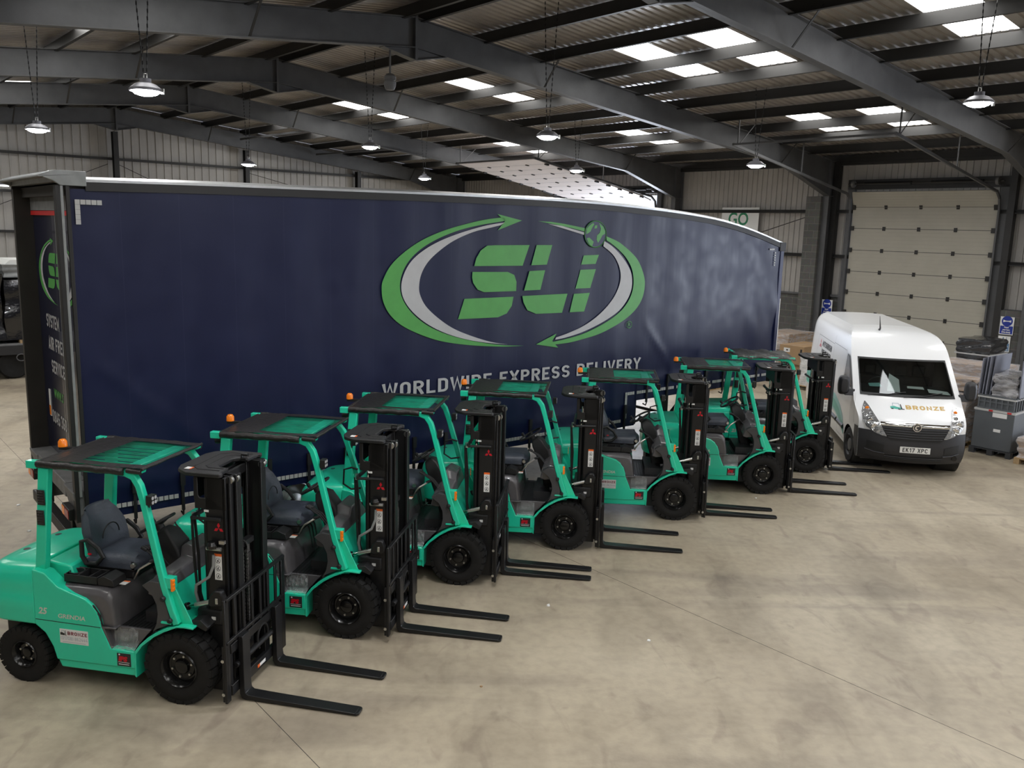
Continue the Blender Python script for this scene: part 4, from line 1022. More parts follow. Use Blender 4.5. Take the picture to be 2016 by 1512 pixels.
    plate = [(-.125, -.20), (-.085, -.30), (.04, -.385), (.36, -.385), (.375, -.345), (.345, -.32), (.33, -.17), (.25, -.17), (.20, -.12), (.20, .12), (.25, .17), (.33, .17), (.345, .32), (.375, .345), (.36, .385), (.04, .385), (-.085, .30), (-.125, .20)]
    b.prism(plate, 2.075, 2.115, 'z'); top = b.build('mast_top_plate', R, bevel=.01)
    q = MB('black_paint')
    for pl in ([(.02, -.23), (.06, -.27), (.33, -.27), (.33, .27), (.06, .27), (.02, .23)],):
        q.tube([(p[0], p[1], 2.116) for p in ((.31, -.29), (.10, -.29), (.02, -.22), (.02, .22), (.10, .29), (.31, .29))], .006, 6); q.tube([(p[0], p[1], 2.116) for p in ((.31, -.225), (.17, -.225), (.11, -.17), (.11, .17), (.17, .225), (.31, .225))], .006, 6)
    q.build('plate_recess', top)
    q = MB('black_paint'); q.tube([(.30, .12, 2.12), (.30, .12, 2.16), (.36, .12, 2.16)], .014, 8); q.tube([(.30, .12, 2.12), (.38, .06, 2.14)], .012, 8); q.build('hose_guide', top)
    q = MB('white_label'); q.box(-.02, .03, -.31, -.25, 2.1155, 2.118); q.m('orange_label').box(.03, .045, -.31, -.25, 2.1155, 2.118); q.build('plate_label', top, smooth=0)
    for y in (-.30, -.24, .24, .30):
        q = MB('steel'); q.lathe([(0, -.016), (.034, -.016), (.034, .016), (0, .016)], (.415 + .02 * (abs(y) < .27), y, 2.045), 'y', 16); q.build('mast_roller', R)
    b = MB('black_paint'); b.tube([(.10, -.385, 1.70), (.36, -.385, 1.705)], .016, 8); b.tube([(.09, -.385, 1.70), (.07, -.33, 1.70), (.07, .33, 1.70), (.09, .385, 1.70)], .020, 8); b.build('hose_bar', R)
    q = MB('white_label'); q.box(.19, .235, -.3625, -.360, 1.755, 1.775); q.build('mast_plate', R, smooth=0)
    for k, y in enumerate((-.30, -.26)):
        b = MB('rubber'); b.tube([(.03, y, 1.68), (.045 + .02 * k, y - .01, 1.3), (.06, y, .95), (.10, y + .03, .70)], .013, 8); b.build('hydraulic_hose', R)
    b = MB('steel'); b.tube([(.05, -.30, 1.72), (.05, -.30, 1.66)], .02, 8); b.build('hose_fitting', R)
    for sg in (-1, 1):
        b = MB('black_paint'); b.tube([(.165, sg * .27, .12), (.165, sg * .27, 1.66)], .032, 14); b.m('chrome').tube([(.165, sg * .27, 1.66), (.165, sg * .27, 1.84)], .018, 12); b.build('lift_cylinder', R)
    b = MB('black_paint'); b.tube([(.36, .04, .25), (.36, .04, 1.26)], .045, 16); b.m('chain').tube([(.36, .04, 1.26), (.36, .04, 1.34)], .03, 12); b.m('black_paint'); b.cb((.36, .0, 1.36), (.06, .26, .05)); b.build('free_lift_cylinder', R)
    for y in (-.11, -.03):
        b = MB('chain'); r_ = .045
        pts = [(.405, y, .42)] + [(.36 + r_ * cos(a), y, 1.34 + r_ * sin(a)) for a in [pi * k / 8 for k in range(9)]] + [(.315, y, .95)]
        b.bar(pts, .018, .012, (0, 1, 0))
        for k in range(24): b.cb((.405, y, .44 + k * .037), (.018, .024, .022))
        b.build('lift_chain', R)
    b = MB('rim_black')
    for y in (-.11, -.03): b.lathe([(0, -.012), (.05, -.012), (.05, .012), (0, .012)], (.36, y, 1.34), 'y', 16)
    b.build('chain_wheel', R)
    # emblem and warning label on the rail
    for sg in (-1,):
        b = MB('red_logo'); tri_logo(b, .325, 1.615, .052, sideR(-.3615)); b.build('emblem', R, smooth=0)
        b = MB('white_label'); b.box(.275, .345, -.3625, -.36, 1.135, 1.375); b.m('orange_label').box(.275, .345, -.363, -.36, 1.355, 1.378)
        b.m('black_ink')
        for i in range(3):
            zc_ = 1.315 - i * .072
            b.tube([(.31 + .022 * cos(a), -.3632, zc_ + .024 * sin(a)) for a in [2 * pi * k / 14 for k in range(14)]], .0018, 4, closed=True, upv=(0, 1, 0))
            b.tube([(.302, -.3632, zc_ - .018), (.305, -.3632, zc_ + .004), (.318, -.3632, zc_ + .012)], .003, 4); b.tube([(.305, -.3632, zc_ + .004), (.322, -.3632, zc_ - .016)], .003, 4)
        b.build('warning_label', R, smooth=0)
    # tilt cylinders
    for sg in (-1, 1):
        b = MB('black_paint'); b.tube([(-.22, sg * .40, .80), (.03, sg * .40, .872)], .034, 14); b.m('chrome').tube([(.02, sg * .40, .87), (.12, sg * .405, .90)], .016, 12)
        b.m('steel').tube([(.10, sg * .405, .893), (.255, sg * .41, .942)], .024, 14); b.build('tilt_cylinder', R)
        b = MB('black_paint'); b.prism([(.23, .92), (.27, .90), (.37, .92), (.385, .99), (.36, 1.06), (.30, 1.06), (.25, 1.0)], *sorted((sg * .36, sg * .435))); o = b.build('tilt_bracket', R, bevel=.012)
        q = MB('steel'); q.cb((.324, sg * .437, .965), (.026, .01, .055)); q.build('pin', o, bevel=.008)
    b = MB('black_plastic'); b.box(.09, .34, -.375, .375, .70, .85); b.build('mast_cover_box', R, bevel=.02)
    q = MB('white_label'); q.box(.235, .275, -.3775, -.375, .755, .785); q.build('box_plate', R, smooth=0)
    # carriage
    b = MB('black_paint')
    b.box(.43, .475, -.47, .47, .50, .585); b.box(.43, .475, -.47, .47, .10, .20)
    for y in (-.44, -.20, .20, .44): b.box(.415, .455, y - .025, y + .025, .09, .60)
    for y in (-.545, .53): b.box(.42, .475, y, y + .015, .07, .60)
    b.tube([(.47, -.40, .36), (.47, .40, .36)], .028, 12)
    car = b.build('carriage', R, bevel=.004, seg=1)
    q = MB('chrome'); q.tube([(.475, -.12, .36), (.475, .14, .36)], .020, 12); q.build('side_shift_rod', car)
    q = MB('white_label'); q.box(.476, .478, .02, .13, .13, .16); q.m('orange_label').box(.476, .478, -.02, .02, .13, .16); q.m('white_label').box(.474, .478, -.30, -.22, .54, .57); q.build('carriage_label', car, smooth=0)
    for z in (.152, .470):
        for y in (-.549, .549): q = MB('steel'); q.lathe([(0, math.copysign(.012, y)), (.016, math.copysign(.012, y)), (.016, 0)], (.435, y, z), 'y', 8); q.build('bolt', car)
    q = MB('rubber'); q.tube([(.47, .10 + .10 * cos(a), .40 + .12 * sin(a)) for a in [pi * k / 10 - .4 for k in range(15)]], .012, 8); q.build('side_shift_hose', car)
    # backrest
    b = MB('black_paint')
    b.bar([(.47, -.545, 1.03), (.47, .545, 1.03)], .035, .03)
    b.bar([(.47, -.545, .63), (.47, .545, .63)], .03, .03)
    for y in (-.53, .53): b.box(.45, .475, y - .035, y + .035, .07, 1.04)
    for k in range(6): y = -.38 + k * .152; b.box(.458, .475, y - .02, y + .02, .59, 1.02)
    b.build('load_backrest', R, bevel=.004, seg=1)
    # forks
    for sg in (-1, 1):
        b = MB('black_paint'); h = .0635
        prof = [(.478, .62), (.52, .62), (.525, .58), (.528, .12), (.535, .075), (.56, .058), (.70, .052), (1.585, .0285), (1.585, .0085), (.53, .010), (.50, .02), (.48, .06)]
        b.prism(prof, -h, h)
        tip = []
        for k in range(9):
            a = pi / 2 * k / 8; tip.append((1.585 + .028 * sin(a), h - .03 * (1 - cos(a))))
        tip = [(1.585, h)] + tip + [(x, -y) for x, y in tip[::-1]] + [(1.585, -h)]
        b.prism(tip[1:-1], .009, .028, 'z')
        o = b.build('fork', R, bevel=.004); o.location = (0, sg * .31, 0)
    return R
FL = forklift()
TR = [(-2.784, 7.546, -11.3, .30, .33), (-1.591, 8.87, -8.55, .25, .24), (-.541, 10.316, -6.23, .03, .20), (.82, 11.569, -6.1, .34, .35),
      (2.544, 12.929, -5.15, .18, .18), (4.302, 14.386, -5.41, .32, .30), (5.496, 15.783, -5.49, .23, .25)]
TLAB = ['nearest green forklift truck, at the lower left, its rear wheel in full view',
        'second green forklift truck from the left, between the nearest truck and the third',
        'third green forklift truck from the left, parked with its two forks close together in line',
        'middle green forklift truck of the row, fourth from either end',
        'green forklift truck standing before the curtain step, fifth from the left',
        'green forklift truck second from the van, its forks spread wide',
        'farthest green forklift truck beside the white van, with wrinkled worn cover and no load backrest']
TRUCKS = [FL] + [dup(FL) for _ in TR[1:]]
for i, (x, y, a, f0, f1) in enumerate(TR):
    o = TRUCKS[i]
    o.location = (x, y, 0); o.rotation_euler = (0, 0, rad(a))
    tag(o, TLAB[i], 'forklift', 'green forklift trucks in the row')
    fk = [c for c in o.children if c.name.split('.')[0] == 'fork']
    fk.sort(key=lambda c: c.location.y); fk[0].location.y = -f0 if i != 2 else -.10; fk[1].location.y = f1
    if i == 6:
        for c in list(o.children):
            nm = c.name.split('.')[0]
            if nm == 'load_backrest': bpy.data.objects.remove(c)
            elif nm == 'guard_cover':
                for d in list(c.children): bpy.data.objects.remove(d)
                bpy.data.objects.remove(c)
        b = MB('vinyl_worn')
        random.seed(5)
        b.grid(lambda u, v: (-1.40 + 1.09 * u, -.50 + 1.0 * v, 2.135 + .012 * sin(u * 17 + v * 5) + random.uniform(-.008, .008) - .05 * max(abs(2 * v - 1) ** 8, abs(2 * u - 1) ** 8)), 26, 22)
        b.build('guard_cover', o, smooth=70, solid=.006)

for i, o in enumerate(TRUCKS):
    if i < 2:
        b = MB('rim_black', 'steel'); b.lathe([(0, .0), (.035, .0), (.05, -.03), (.045, -.06), (.02, -.07), (0, -.07)], (.275, -.395, 1.50), 'z', 16); b.m('steel').tube([(.22, -.39, 1.435), (.36, -.39, 1.435)], .018, 8); b.cb((.37, -.385, 1.50), (.05, .03, .03)); b.build('mast_valve', o)
        b = MB('alu_dull'); b.tube([(.275, -.375, 1.37), (.275, -.385, 1.27), (.24, -.40, 1.17), (.17, -.41, 1.12), (.11, -.40, 1.08), (.09, -.38, 1.0), (.10, -.36, .90)], .013, 8); b.build('grey_hose', o)

# ------------------------------------------------------------------ curtain-sided trailer
SH={ 'gl':[(6.161,4.447),(5.818,4.404),(5.418,4.321),(5.034,4.218),(4.663,4.074),(4.375,3.904),(4.164,3.724),(4.043,3.53),(4.019,3.41),(4.043,3.229),(4.149,3.043),(4.345,2.88),(4.639,2.74),(4.981,2.624),(5.376,2.545),(5.787,2.492),(6.214,2.455),(6.635,2.442),(6.213,2.476),(5.869,2.528),(5.455,2.613),(5.057,2.733),(4.75,2.876),(4.507,3.059),(4.361,3.25),(4.314,3.435),(4.359,3.632),(4.484,3.814),(4.701,3.983),(4.997,4.125),(5.342,4.24),(5.698,4.318),(6.067,4.376),(6.193,4.396)], 'sl':[(6.172,4.369),(5.82,4.315),(5.421,4.217),(5.036,4.094),(4.738,3.958),(4.513,3.799),(4.384,3.616),(4.335,3.428),(4.379,3.249),(4.526,3.065),(4.769,2.885),(5.076,2.738),(5.455,2.619),(5.869,2.538),(6.3,2.484),(5.953,2.546),(5.535,2.674),(5.212,2.806),(4.938,2.979),(4.747,3.145),(4.652,3.304),(4.633,3.429),(4.668,3.598),(4.777,3.768),(4.963,3.923),(5.228,4.081),(5.58,4.214),(5.903,4.285),(6.102,4.328)], 'at':[(6.03,4.491),(6.515,4.408),(6.042,4.249),(6.18,4.389)], 'gt':[(6.848,4.407),(7.122,4.404),(7.405,4.381),(7.868,4.323),(7.872,4.266),(7.6,4.313),(7.217,4.366)], 'st':[(7.055,4.372),(7.359,4.346),(7.858,4.252),(7.85,4.213),(7.409,4.302)], 'gr':[(8.383,4.197),(8.678,4.11),(8.958,3.965),(9.191,3.797),(9.349,3.568),(9.405,3.375),(9.366,3.144),(9.228,2.955),(8.99,2.791),(8.672,2.653),(8.308,2.539),(7.901,2.469),(7.604,2.432),(7.288,2.422),(7.252,2.468),(7.502,2.493),(7.896,2.555),(8.249,2.655),(8.557,2.772),(8.817,2.913),(8.996,3.078),(9.093,3.266),(9.106,3.456),(9.047,3.646),(8.914,3.815),(8.743,3.945),(8.522,4.072),(8.387,4.132)], 'sr':[(8.336,4.117),(8.524,4.035),(8.719,3.908),(8.891,3.759),(9.017,3.609),(9.069,3.438),(9.054,3.267),(8.952,3.087),(8.777,2.929),(8.529,2.8),(8.196,2.676),(7.844,2.579),(7.501,2.518),(7.299,2.501),(7.316,2.536),(7.595,2.597),(7.938,2.7),(8.237,2.842),(8.487,3.019),(8.661,3.201),(8.756,3.386),(8.771,3.555),(8.705,3.723),(8.561,3.889),(8.316,4.033)], 'ab':[(6.887,2.447),(7.327,2.6),(7.237,2.483),(7.373,2.363)], 's1':[(5.849,4.016),(5.994,4.024),(6.685,4.034),(6.555,3.713),(5.612,3.711),(5.649,3.83),(5.728,3.943)], 's2':[(5.582,3.624),(6.262,3.618),(6.393,3.57),(6.441,3.461),(6.438,3.319),(5.806,3.317),(5.682,3.359),(5.598,3.459),(5.576,3.54)], 's3':[(5.442,3.225),(6.388,3.232),(6.358,3.09),(6.262,2.975),(6.091,2.921),(5.329,2.924)], 'l1':[(6.833,4.036),(7.163,4.039),(7.061,3.728),(6.733,3.719)], 'l2':[(6.701,3.628),(7.029,3.639),(6.941,3.328),(6.601,3.322)], 'l3':[(6.569,3.238),(7.536,3.251),(7.431,2.94),(6.866,2.944),(6.681,3.01),(6.595,3.134)], 'i1':[(7.87,3.876),(8.223,3.888),(8.155,3.736),(7.819,3.726)], 'i2':[(7.809,3.64),(8.166,3.648),(8.053,3.333),(7.713,3.33)], 'i3':[(7.683,3.244),(8.047,3.253),(7.934,2.942),(7.601,2.941)], 'globe':[(8.37,4.233),(8.365,4.177),(8.343,4.124),(8.305,4.079),(8.254,4.044),(8.193,4.021),(8.128,4.013),(8.062,4.02),(8.0,4.041),(7.946,4.074),(7.904,4.118),(7.876,4.169),(7.864,4.224),(7.87,4.279),(7.891,4.33),(7.928,4.375),(7.978,4.41),(8.037,4.433),(8.101,4.442),(8.167,4.436),(8.23,4.417),(8.285,4.384),(8.328,4.34),(8.358,4.289)], 'c1':[(7.904,4.313),(7.965,4.367),(8.048,4.412),(8.079,4.395),(8.032,4.333),(7.996,4.269),(7.948,4.243),(7.899,4.224)], 'c2':[(7.918,4.161),(7.977,4.172),(8.082,4.103),(8.051,4.031),(7.999,4.048),(7.946,4.101)], 'c3':[(8.189,4.416),(8.285,4.357),(8.341,4.286),(8.339,4.24),(8.279,4.213),(8.232,4.14),(8.184,4.086),(8.145,4.139),(8.151,4.211),(8.21,4.248),(8.236,4.32)], 'c4':[(8.09,4.37),(8.151,4.379),(8.144,4.329),(8.084,4.317)],}
for k_, t_ in (('gl', 17), ('sl', 14), ('gr', 13), ('sr', 13)):
    q_ = SH[k_]; SH[k_] = curve_pts(q_[:t_ + 1]) + curve_pts(q_[t_ + 1:] if k_ in ('gr', 'sr') else q_[t_:])[(0 if k_ in ('gr', 'sr') else 1):]
TX0 = (-4.968, 9.373)
TRL = empty('curtain_trailer', (*TX0, 0), rad(39.3))
tag(TRL, 'long navy blue curtain sided trailer with green oval emblem, parked behind the forklifts', 'trailer')
RXS = [0, 1.6, 2.9, 5.3, 7.85, 9.7, 11.17, 12.1, 12.83, 13.62]; RZS = [4.565, 4.600, 4.618, 4.650, 4.652, 4.592, 4.495, 4.37, 4.225, 4.04]
def rb(x): return smooth_interp(RXS, RZS, x)
def cbot(x): return .80 if x < 9.33 else 1.27
random.seed(11)
# side curtains
def curtain(y0, sg, name):
    b = MB('curtain'); cols = []; x = .13
    while x < 13.5: cols.append(x); x += .07
    cols = sorted(set(cols + [9.325, 9.335, 13.52]))
    NZ = 48; vs = []
    for x in cols:
        zb, zt = cbot(x), rb(x) - .0
        for j in range(NZ + 1):
            z = zb + (zt - zb) * j / NZ
            d = .0045 * sin(x * 7.48) + .003 * sin(x * 2.1 + z)
            low = max(0, 1 - (z - zb) / .55)
            d += .022 * math.exp(-((z - zb - .36) / .05) ** 2) + .012 * low * sin(x * 5.3 + z * 9) * sin(x * 11.0 + 1)
            if x > 11.8: q = (x - 11.8) / 1.7; d += .022 * q * sin((z * 1.6 + x * 2.2) * 2.6) * math.exp(-((z - 2.6) / .8) ** 2)
            if 9.4 < x < 10.4: d += .02 * math.exp(-((z - 2.2 + (x - 9.9) * 1.1) / .10) ** 2) * sin(pi * (x - 9.4))
            if .3 < x < 2.2: d += .014 * math.exp(-((z - 1.9 + (x - 1.1) * .9) / .09) ** 2)
            vs.append((x, y0 - sg * d, z))
    n = NZ + 1
    b.add(vs, [(i * n + j, (i + 1) * n + j, (i + 1) * n + j + 1, i * n + j + 1) for i in range(len(cols) - 1) for j in range(NZ)])
    return b.build(name, TRL, smooth=70)
CR = curtain(0, 1, 'side_curtain'); curtain(2.55, -1, 'side_curtain')
cf = lambda x, z, q=0: (x, -.016 - q, z)
def shapes(name, mn, keys, off=0., parent=CR):
    b = MB(mn)
    for k in keys: flat(b, SH[k], lambda x, z, q=0: (x, -.016 - off, z))
    return b.build(name, parent, smooth=0)
shapes('green_arrow_ring', 'logo_green', ['gl', 'at', 'gt', 'gr', 'ab'])
shapes('silver_ring', 'logo_silver', ['sl', 'st', 'sr'], .002)
for k in (('s1', 's2', 's3'), ('l1', 'l2', 'l3'), ('i1', 'i2', 'i3')): shapes('company_letter', 'logo_green', k)
shapes('globe', 'logo_blue', ['globe'], .003); shapes('continents', 'logo_green', ['c1', 'c2', 'c3', 'c4'], .006)
b = MB('logo_green'); b.tube([(8.118 + .25 * cos(a), -.022, 4.228 + .216 * sin(a)) for a in [2 * pi * k / 40 for k in range(40)]], .007, 4, closed=True, upv=(0, 1, 0)); b.build('globe_outline', CR)
b = MB('logo_silver'); strokebox(b, 'WORLDWIDE EXPRESS DELIVERY', 4.031, 9.4, 1.848, 2.054, cf, .56, .17, .14, .36); b.build('lettering', CR, smooth=0)
b = MB('logo_green'); b.tube([(9.055 + .065 * cos(a), -.018, 2.665 + .058 * sin(a)) for a in [2 * pi * k / 24 for k in range(24)]], .005, 4, closed=True, upv=(0, 1, 0)); textbox(b, 'R', 9.03, 9.085, 2.635, 2.698, cf); b.build('registered_mark', CR)
def tape(name, pts, h=.052, w=.05):
    b = MB('reflective')
    for x, z in pts: b.box(x, x + w, -.022, -.014, z, z + h)
    b.build(name, CR, smooth=0)
tape('reflective_tape', [(.183 + k * .056, 4.405) for k in range(5)] + [(.183, 4.405 - k * .054) for k in range(1, 5)])
tape('reflective_tape', [(13.10 + k * .045, 4.0 + .0) for k in range(4)] + [(13.29, 3.93 - k * .05) for k in range(6)], .03, .03)
pts = []; x = .19
while x < 9.0:
    pts.append((x, .90)); x += .0605
tape('reflective_tape', [p for p in pts if (p[0] * 10) % 5.6 > .5])
tape('reflective_tape', [(9.045, .96 + .056 * k) for k in range(8)] + [(9.045 + .0605 * k, 1.385) for k in range(0, 73) if (k % 9) != 4])
# roof, rails
b = MB('alu'); N = 40; rings = []
for i in range(N + 1):
    x = .0 + 13.62 * i / N; z = rb(x)
    rings.append([(x, -.012, z + .075), (x, -.012, z + .105), (x, .10, z + .135), (x, 1.27, z + .16), (x, 2.45, z + .135), (x, 2.562, z + .105), (x, 2.562, z + .075)])
b.loft(rings); b.build('roof', TRL, smooth=30)
for y0, y1 in ((-.02, .05), (2.50, 2.57)):
    b = MB('trailer_black'); rings = []
    for i in range(N + 1):
        x = .3 + 13.3 * i / N if y0 < 0 else .0 + 13.6 * i / N; z = rb(x)
        rings.append([(x, y0, z - .02), (x, y1, z - .02), (x, y1, z + .075), (x, y0, z + .075)])
    b.loft(rings); b.build('cant_rail', TRL, smooth=0)
b = MB('alu_dull')
b.loft([[(x, y, z) for x, z in ((-.16, 4.70), (.31, 4.735), (.31, 4.60), (.05, 4.60), (-.02, 4.645))] for y in (-.03, .04)])
b.loft([[(x, y, z) for x, z in ((-.16, 4.70), (.0, 4.76), (.31, 4.76), (.31, 4.72), (-.16, 4.68))] for y in (-.03, 2.58)])
b.loft([[(x, y, z) for x, z in ((-.16, 4.70), (.31, 4.735), (.31, 4.60), (.05, 4.60), (-.02, 4.645))] for y in (2.51, 2.58)])
b.build('rear_canopy', TRL, bevel=.006)
# rear frame and doors
b = MB('trailer_black'); b.box(-.0, .045, -.015, .10, .80, 4.6); b.box(.10, .14, -.02, .02, .80, 4.6); b.m('alu_dull').box(.045, .075, -.018, .08, 1.1, 4.6); b.build('corner_post', TRL, bevel=.004)
b = MB('trailer_brown'); b.box(-.0, .30, 2.46, 2.56, .95, 4.6); b.build('corner_post', TRL, bevel=.004)
b = MB('trailer_brown'); b.box(.10, .30, .05, 2.5, 4.5, 4.62); b.m('rear_dirty').box(.19, .24, .10, 2.46, 4.34, 4.5); b.m('red_tape').box(.185, .19, .12, 2.44, 4.28, 4.335); b.build('rear_header', TRL, smooth=0)
for k, (y0, y1) in enumerate(((.10, 1.27), (1.28, 2.46))):
    b = MB('rear_door'); b.box(.215, .25, y0, y1, 1.18, 4.34); d = b.build('rear_door', TRL, smooth=0)
    if k == 1: RD = d
    for yy in ((y0 + .22), (y1 - .22)):
        q = MB('alu_dull'); q.tube([(.20, yy, 1.22), (.20, yy, 4.3)], .014, 8)
        if k == 0: q.build('lock_rod', d)
rf = lambda x, z, q=0: (.212 - q, 1.27 - (x - 6.7) * .383, 3.58 + (z - 3.42) * .40)
def rshapes(name, mn, keys, off=0.):
    b = MB(mn)
    for k in keys: flat(b, SH[k], lambda x, z, q=0: rf(x, z, off))
    b.build(name, RD, smooth=0)
rshapes('green_arrow_ring', 'logo_green', ['gl', 'at', 'gt', 'gr', 'ab']); rshapes('silver_ring', 'logo_silver', ['sl', 'st', 'sr'], .002)
rshapes('company_lettering', 'logo_green', ['s1', 's2', 's3', 'l1', 'l2', 'l3', 'i1', 'i2', 'i3']); rshapes('globe', 'logo_green', ['c1', 'c2', 'c3', 'c4'], .003)
tf = lambda x, z, q=0: (.211, 2.5 - x, z)
b = MB('logo_silver')
for tx, x0, x1, z0, hh in (('SYSTEM', .46, 1.18, 2.86, .17), ('AIR FREIGHT', .50, 1.75, 2.57, .17), ('SERVICES', .60, 1.45, 2.27, .17), ('0845 368', .44, 1.25, 1.58, .17)):
    b = MB('logo_silver'); strokebox(b, tx, x0, x1, z0, z0 + hh, tf); b.build('lettering', RD, smooth=0)
b = MB('logo_green'); textbox(b, 'www.s', .62, 1.15, 1.94, 2.06, tf, .01); b.build('web_lettering', RD, smooth=0)
b = MB('sign_white'); b.box(.208, .215, 2.12, 2.21, 1.64, 2.0); b.m('amber').box(.206, .208, 2.125, 2.205, 1.65, 1.78); b.build('warning_plate', RD, smooth=0)
# front wall, floor, chassis
b = MB('logo_blue', 'alu'); b.box(13.52, 13.60, .02, 2.53, 1.25, 4.05); b.m('logo_blue').box(13.50, 13.62, -.02, .05, 1.25, 4.02); b.box(13.50, 13.62, 2.5, 2.57, 1.25, 4.02); b.m('sign_white').box(13.60, 13.626, -.024, .01, 1.3, 3.0); b.m('trailer_black').box(13.45, 13.66, -.03, 2.58, 3.98, 4.16); b.build('front_wall', TRL, bevel=.01)
b = MB('chassis'); b.box(.3, 9.35, .04, 2.51, .80, 1.0); b.box(9.3, 13.6, .04, 2.51, 1.25, 1.36); b.box(9.3, 9.42, .05, 2.5, .8, 1.36)
for y in (.75, 1.7): b.box(.3, 9.3, y, y + .1, .55, .82)
b.build('chassis', TRL, smooth=0)
for x in (2.75, 4.06, 5.37):
    b = MB('chassis'); b.tube([(x, .3, .5), (x, 2.25, .5)], .06, 10); b.build('axle', TRL)
    for y, sg in ((.24, -1), (2.31, 1)):
        b = MB('rubber'); w = .34; r = .5
        b.lathe([(.29, w / 2 - .02), (.33, w / 2), (.46, w / 2), (.495, w / 2 - .03), (.5, 0), (.495, -w / 2 + .03), (.46, -w / 2), (.33, -w / 2), (.29, -w / 2 + .02), (.29, w / 2 - .02)], (0, 0, 0), 'y', 40)
        o = b.build('trailer_wheel', TRL); o.location = (x, y, .5)
        b = MB('alu'); b.lathe([(.295, sg * .15), (.28, sg * .155), (.27, sg * .06), (.15, sg * .02), (.13, sg * .09), (.05, sg * .12), (0, sg * .12)], (0, 0, 0), 'y', 32); b.build('rim', o)
for y in (.55, 1.95):
    b = MB('chassis'); b.box(10.75, 10.9, y, y + .13, .06, 1.27); b.box(10.68, 10.97, y - .06, y + .19, .0, .06); b.bar([(10.8, y + .06, .5), (11.7, y + .06, 1.26)], .05, .05); b.build('landing_leg', TRL, smooth=0)
b = MB('trailer_black'); b.tube([(10.82, .5, .75), (10.82, 2.1, .75)], .03, 8); b.build('leg_shaft', TRL)
# rear bumper, lights, mud wings
b = MB('rear_dirty'); b.prism([(-.02, 1.15), (.30, 1.15), (.30, .55), (.10, .55)], .02, .50); b.prism([(-.02, 1.15), (.30, 1.15), (.30, .55), (.10, .55)], 2.05, 2.53); b.box(.0, .25, .5, 2.05, .98, 1.16); b.build('rear_frame', TRL, bevel=.01)
b = MB('trailer_black'); b.box(-.02, .10, .05, 2.5, .42, .56); b.box(.05, .14, .5, .6, .5, 1.0); b.box(.05, .14, 1.95, 2.05, .5, 1.0); b.build('rear_bumper', TRL, bevel=.01)
for y in (.10, 2.1):
    b = MB('trailer_black'); b.box(-.06, .02, y, y + .34, .80, .94); o = b.build('tail_light', TRL, bevel=.01)
    q = MB('red_lens', 'amber'); q.box(-.066, -.058, y + .01, y + .20, .82, .92); q.m('amber').box(-.066, -.058, y + .21, y + .33, .82, .92); q.build('lens', o, smooth=0)
b = MB('red_paint'); b.tube([(1.9, .4, .55), (1.9, 1.2, .55)], .14, 14); b.build('air_tank', TRL)
# straps with buckles
k = 0; x = .62
while x < 13.3:
    if abs(x - 9.33) > .12:
        z0 = cbot(x)
        b = MB('black_plastic'); b.box(x, x + .035, -.045, -.018, z0 - .06, z0 + .40); b.box(x - .012, x + .047, -.062, -.03, z0 + .26, z0 + .42); b.tube([(x + .017, -.04, z0 - .06), (x + .017, -.02, z0 - .12), (x + .017, .05, z0 - .10)], .012, 6); b.build('curtain_strap', TRL, smooth=0)
    x += .56

# ------------------------------------------------------------------ white van
VAN = empty('white_van', (7.522, 15.995, 0), rad(-100.0))
tag(VAN, 'white panel van with black bumper and gold lettering on its bonnet, right of the forklifts', 'van')
PZ = [.22, .30, .42, .55, .68, .80, .90, .97, 1.03, 1.10, 1.18, 1.27, 1.355, 2.01, 2.14, 2.26, 2.36, 2.43, 2.465]
PX = [.76, .82, .86, .87, .865, .85, .825, .79, .72, .58, .42, .26, .15, -.62, -.79, -1.0, -1.27, -1.65, -2.2]
def xp(z): return smooth_interp(PZ, PX, z)
def bow(z): return interp([.2, .8, 1.05, 1.35, 2.0, 2.3, 2.46], [.36, .36, .30, .19, .17, .10, .02], z)
def wz(z): return smooth_interp([.2, .45, .9, 1.2, 1.45, 1.8, 2.05, 2.2, 2.32, 2.41, 2.465], [.955, .99, .995, .98, .955, .93, .91, .89, .85, .78, .66], z)
def tap(x): return 1 - .085 * max(0, min(1, (x + .1) / .8)) ** 1.5
def FS(y, z, o=0): 
    return (xp(z) - bow(z) * abs(y) ** 2.2 + o, y, z)
def xe(z):
    x = xp(z)
    for _ in range(8):
        w = wz(z) * tap(x); x = xp(z) - bow(z) * w ** 2.2
    return x
def wf(z): return wz(z) * tap(xe(z))
RZ = [.24, .32, .42, .52, .60, .68, .76, .84, .90, .95, 1.0, 1.05, 1.11, 1.18, 1.26, 1.33, 1.385, 1.5, 1.65, 1.8, 1.97, 2.03, 2.1, 2.16, 2.22, 2.27, 2.32, 2.36, 2.395, 2.425, 2.45, 2.465]
b = MB('van_white'); NV = 32; vs = []
for z in RZ:
    for i in range(NV + 1):
        v = -1 + 2 * i / NV; p = FS(v * wf(z), z); cr_ = 0 if z < 2.3 else .02 * (1 - v * v) * (z - 2.3) / .16
        vs.append((p[0], p[1], z + cr_))
def hole(i, j):
    zc_ = (RZ[j] + RZ[j + 1]) / 2; v = -1 + 2 * (i + .5) / NV; return 1.385 < zc_ < 1.97 and abs(v) < .875
b.add(vs, [(j * (NV + 1) + i, j * (NV + 1) + i + 1, (j + 1) * (NV + 1) + i + 1, (j + 1) * (NV + 1) + i) for j in range(len(RZ) - 1) for i in range(NV) if not hole(i, j)])
cols = [-5.33, -5.30, -5.2, -5.0, -4.80] + [-4.74 + .041 * k for k in range(21)] + [-3.85, -3.4, -2.9, -2.5, -2.1, -1.8, -1.5, -1.2, -1.0, -.8, -.6, -.5] + [-.42 + .042 * k for k in range(24)]
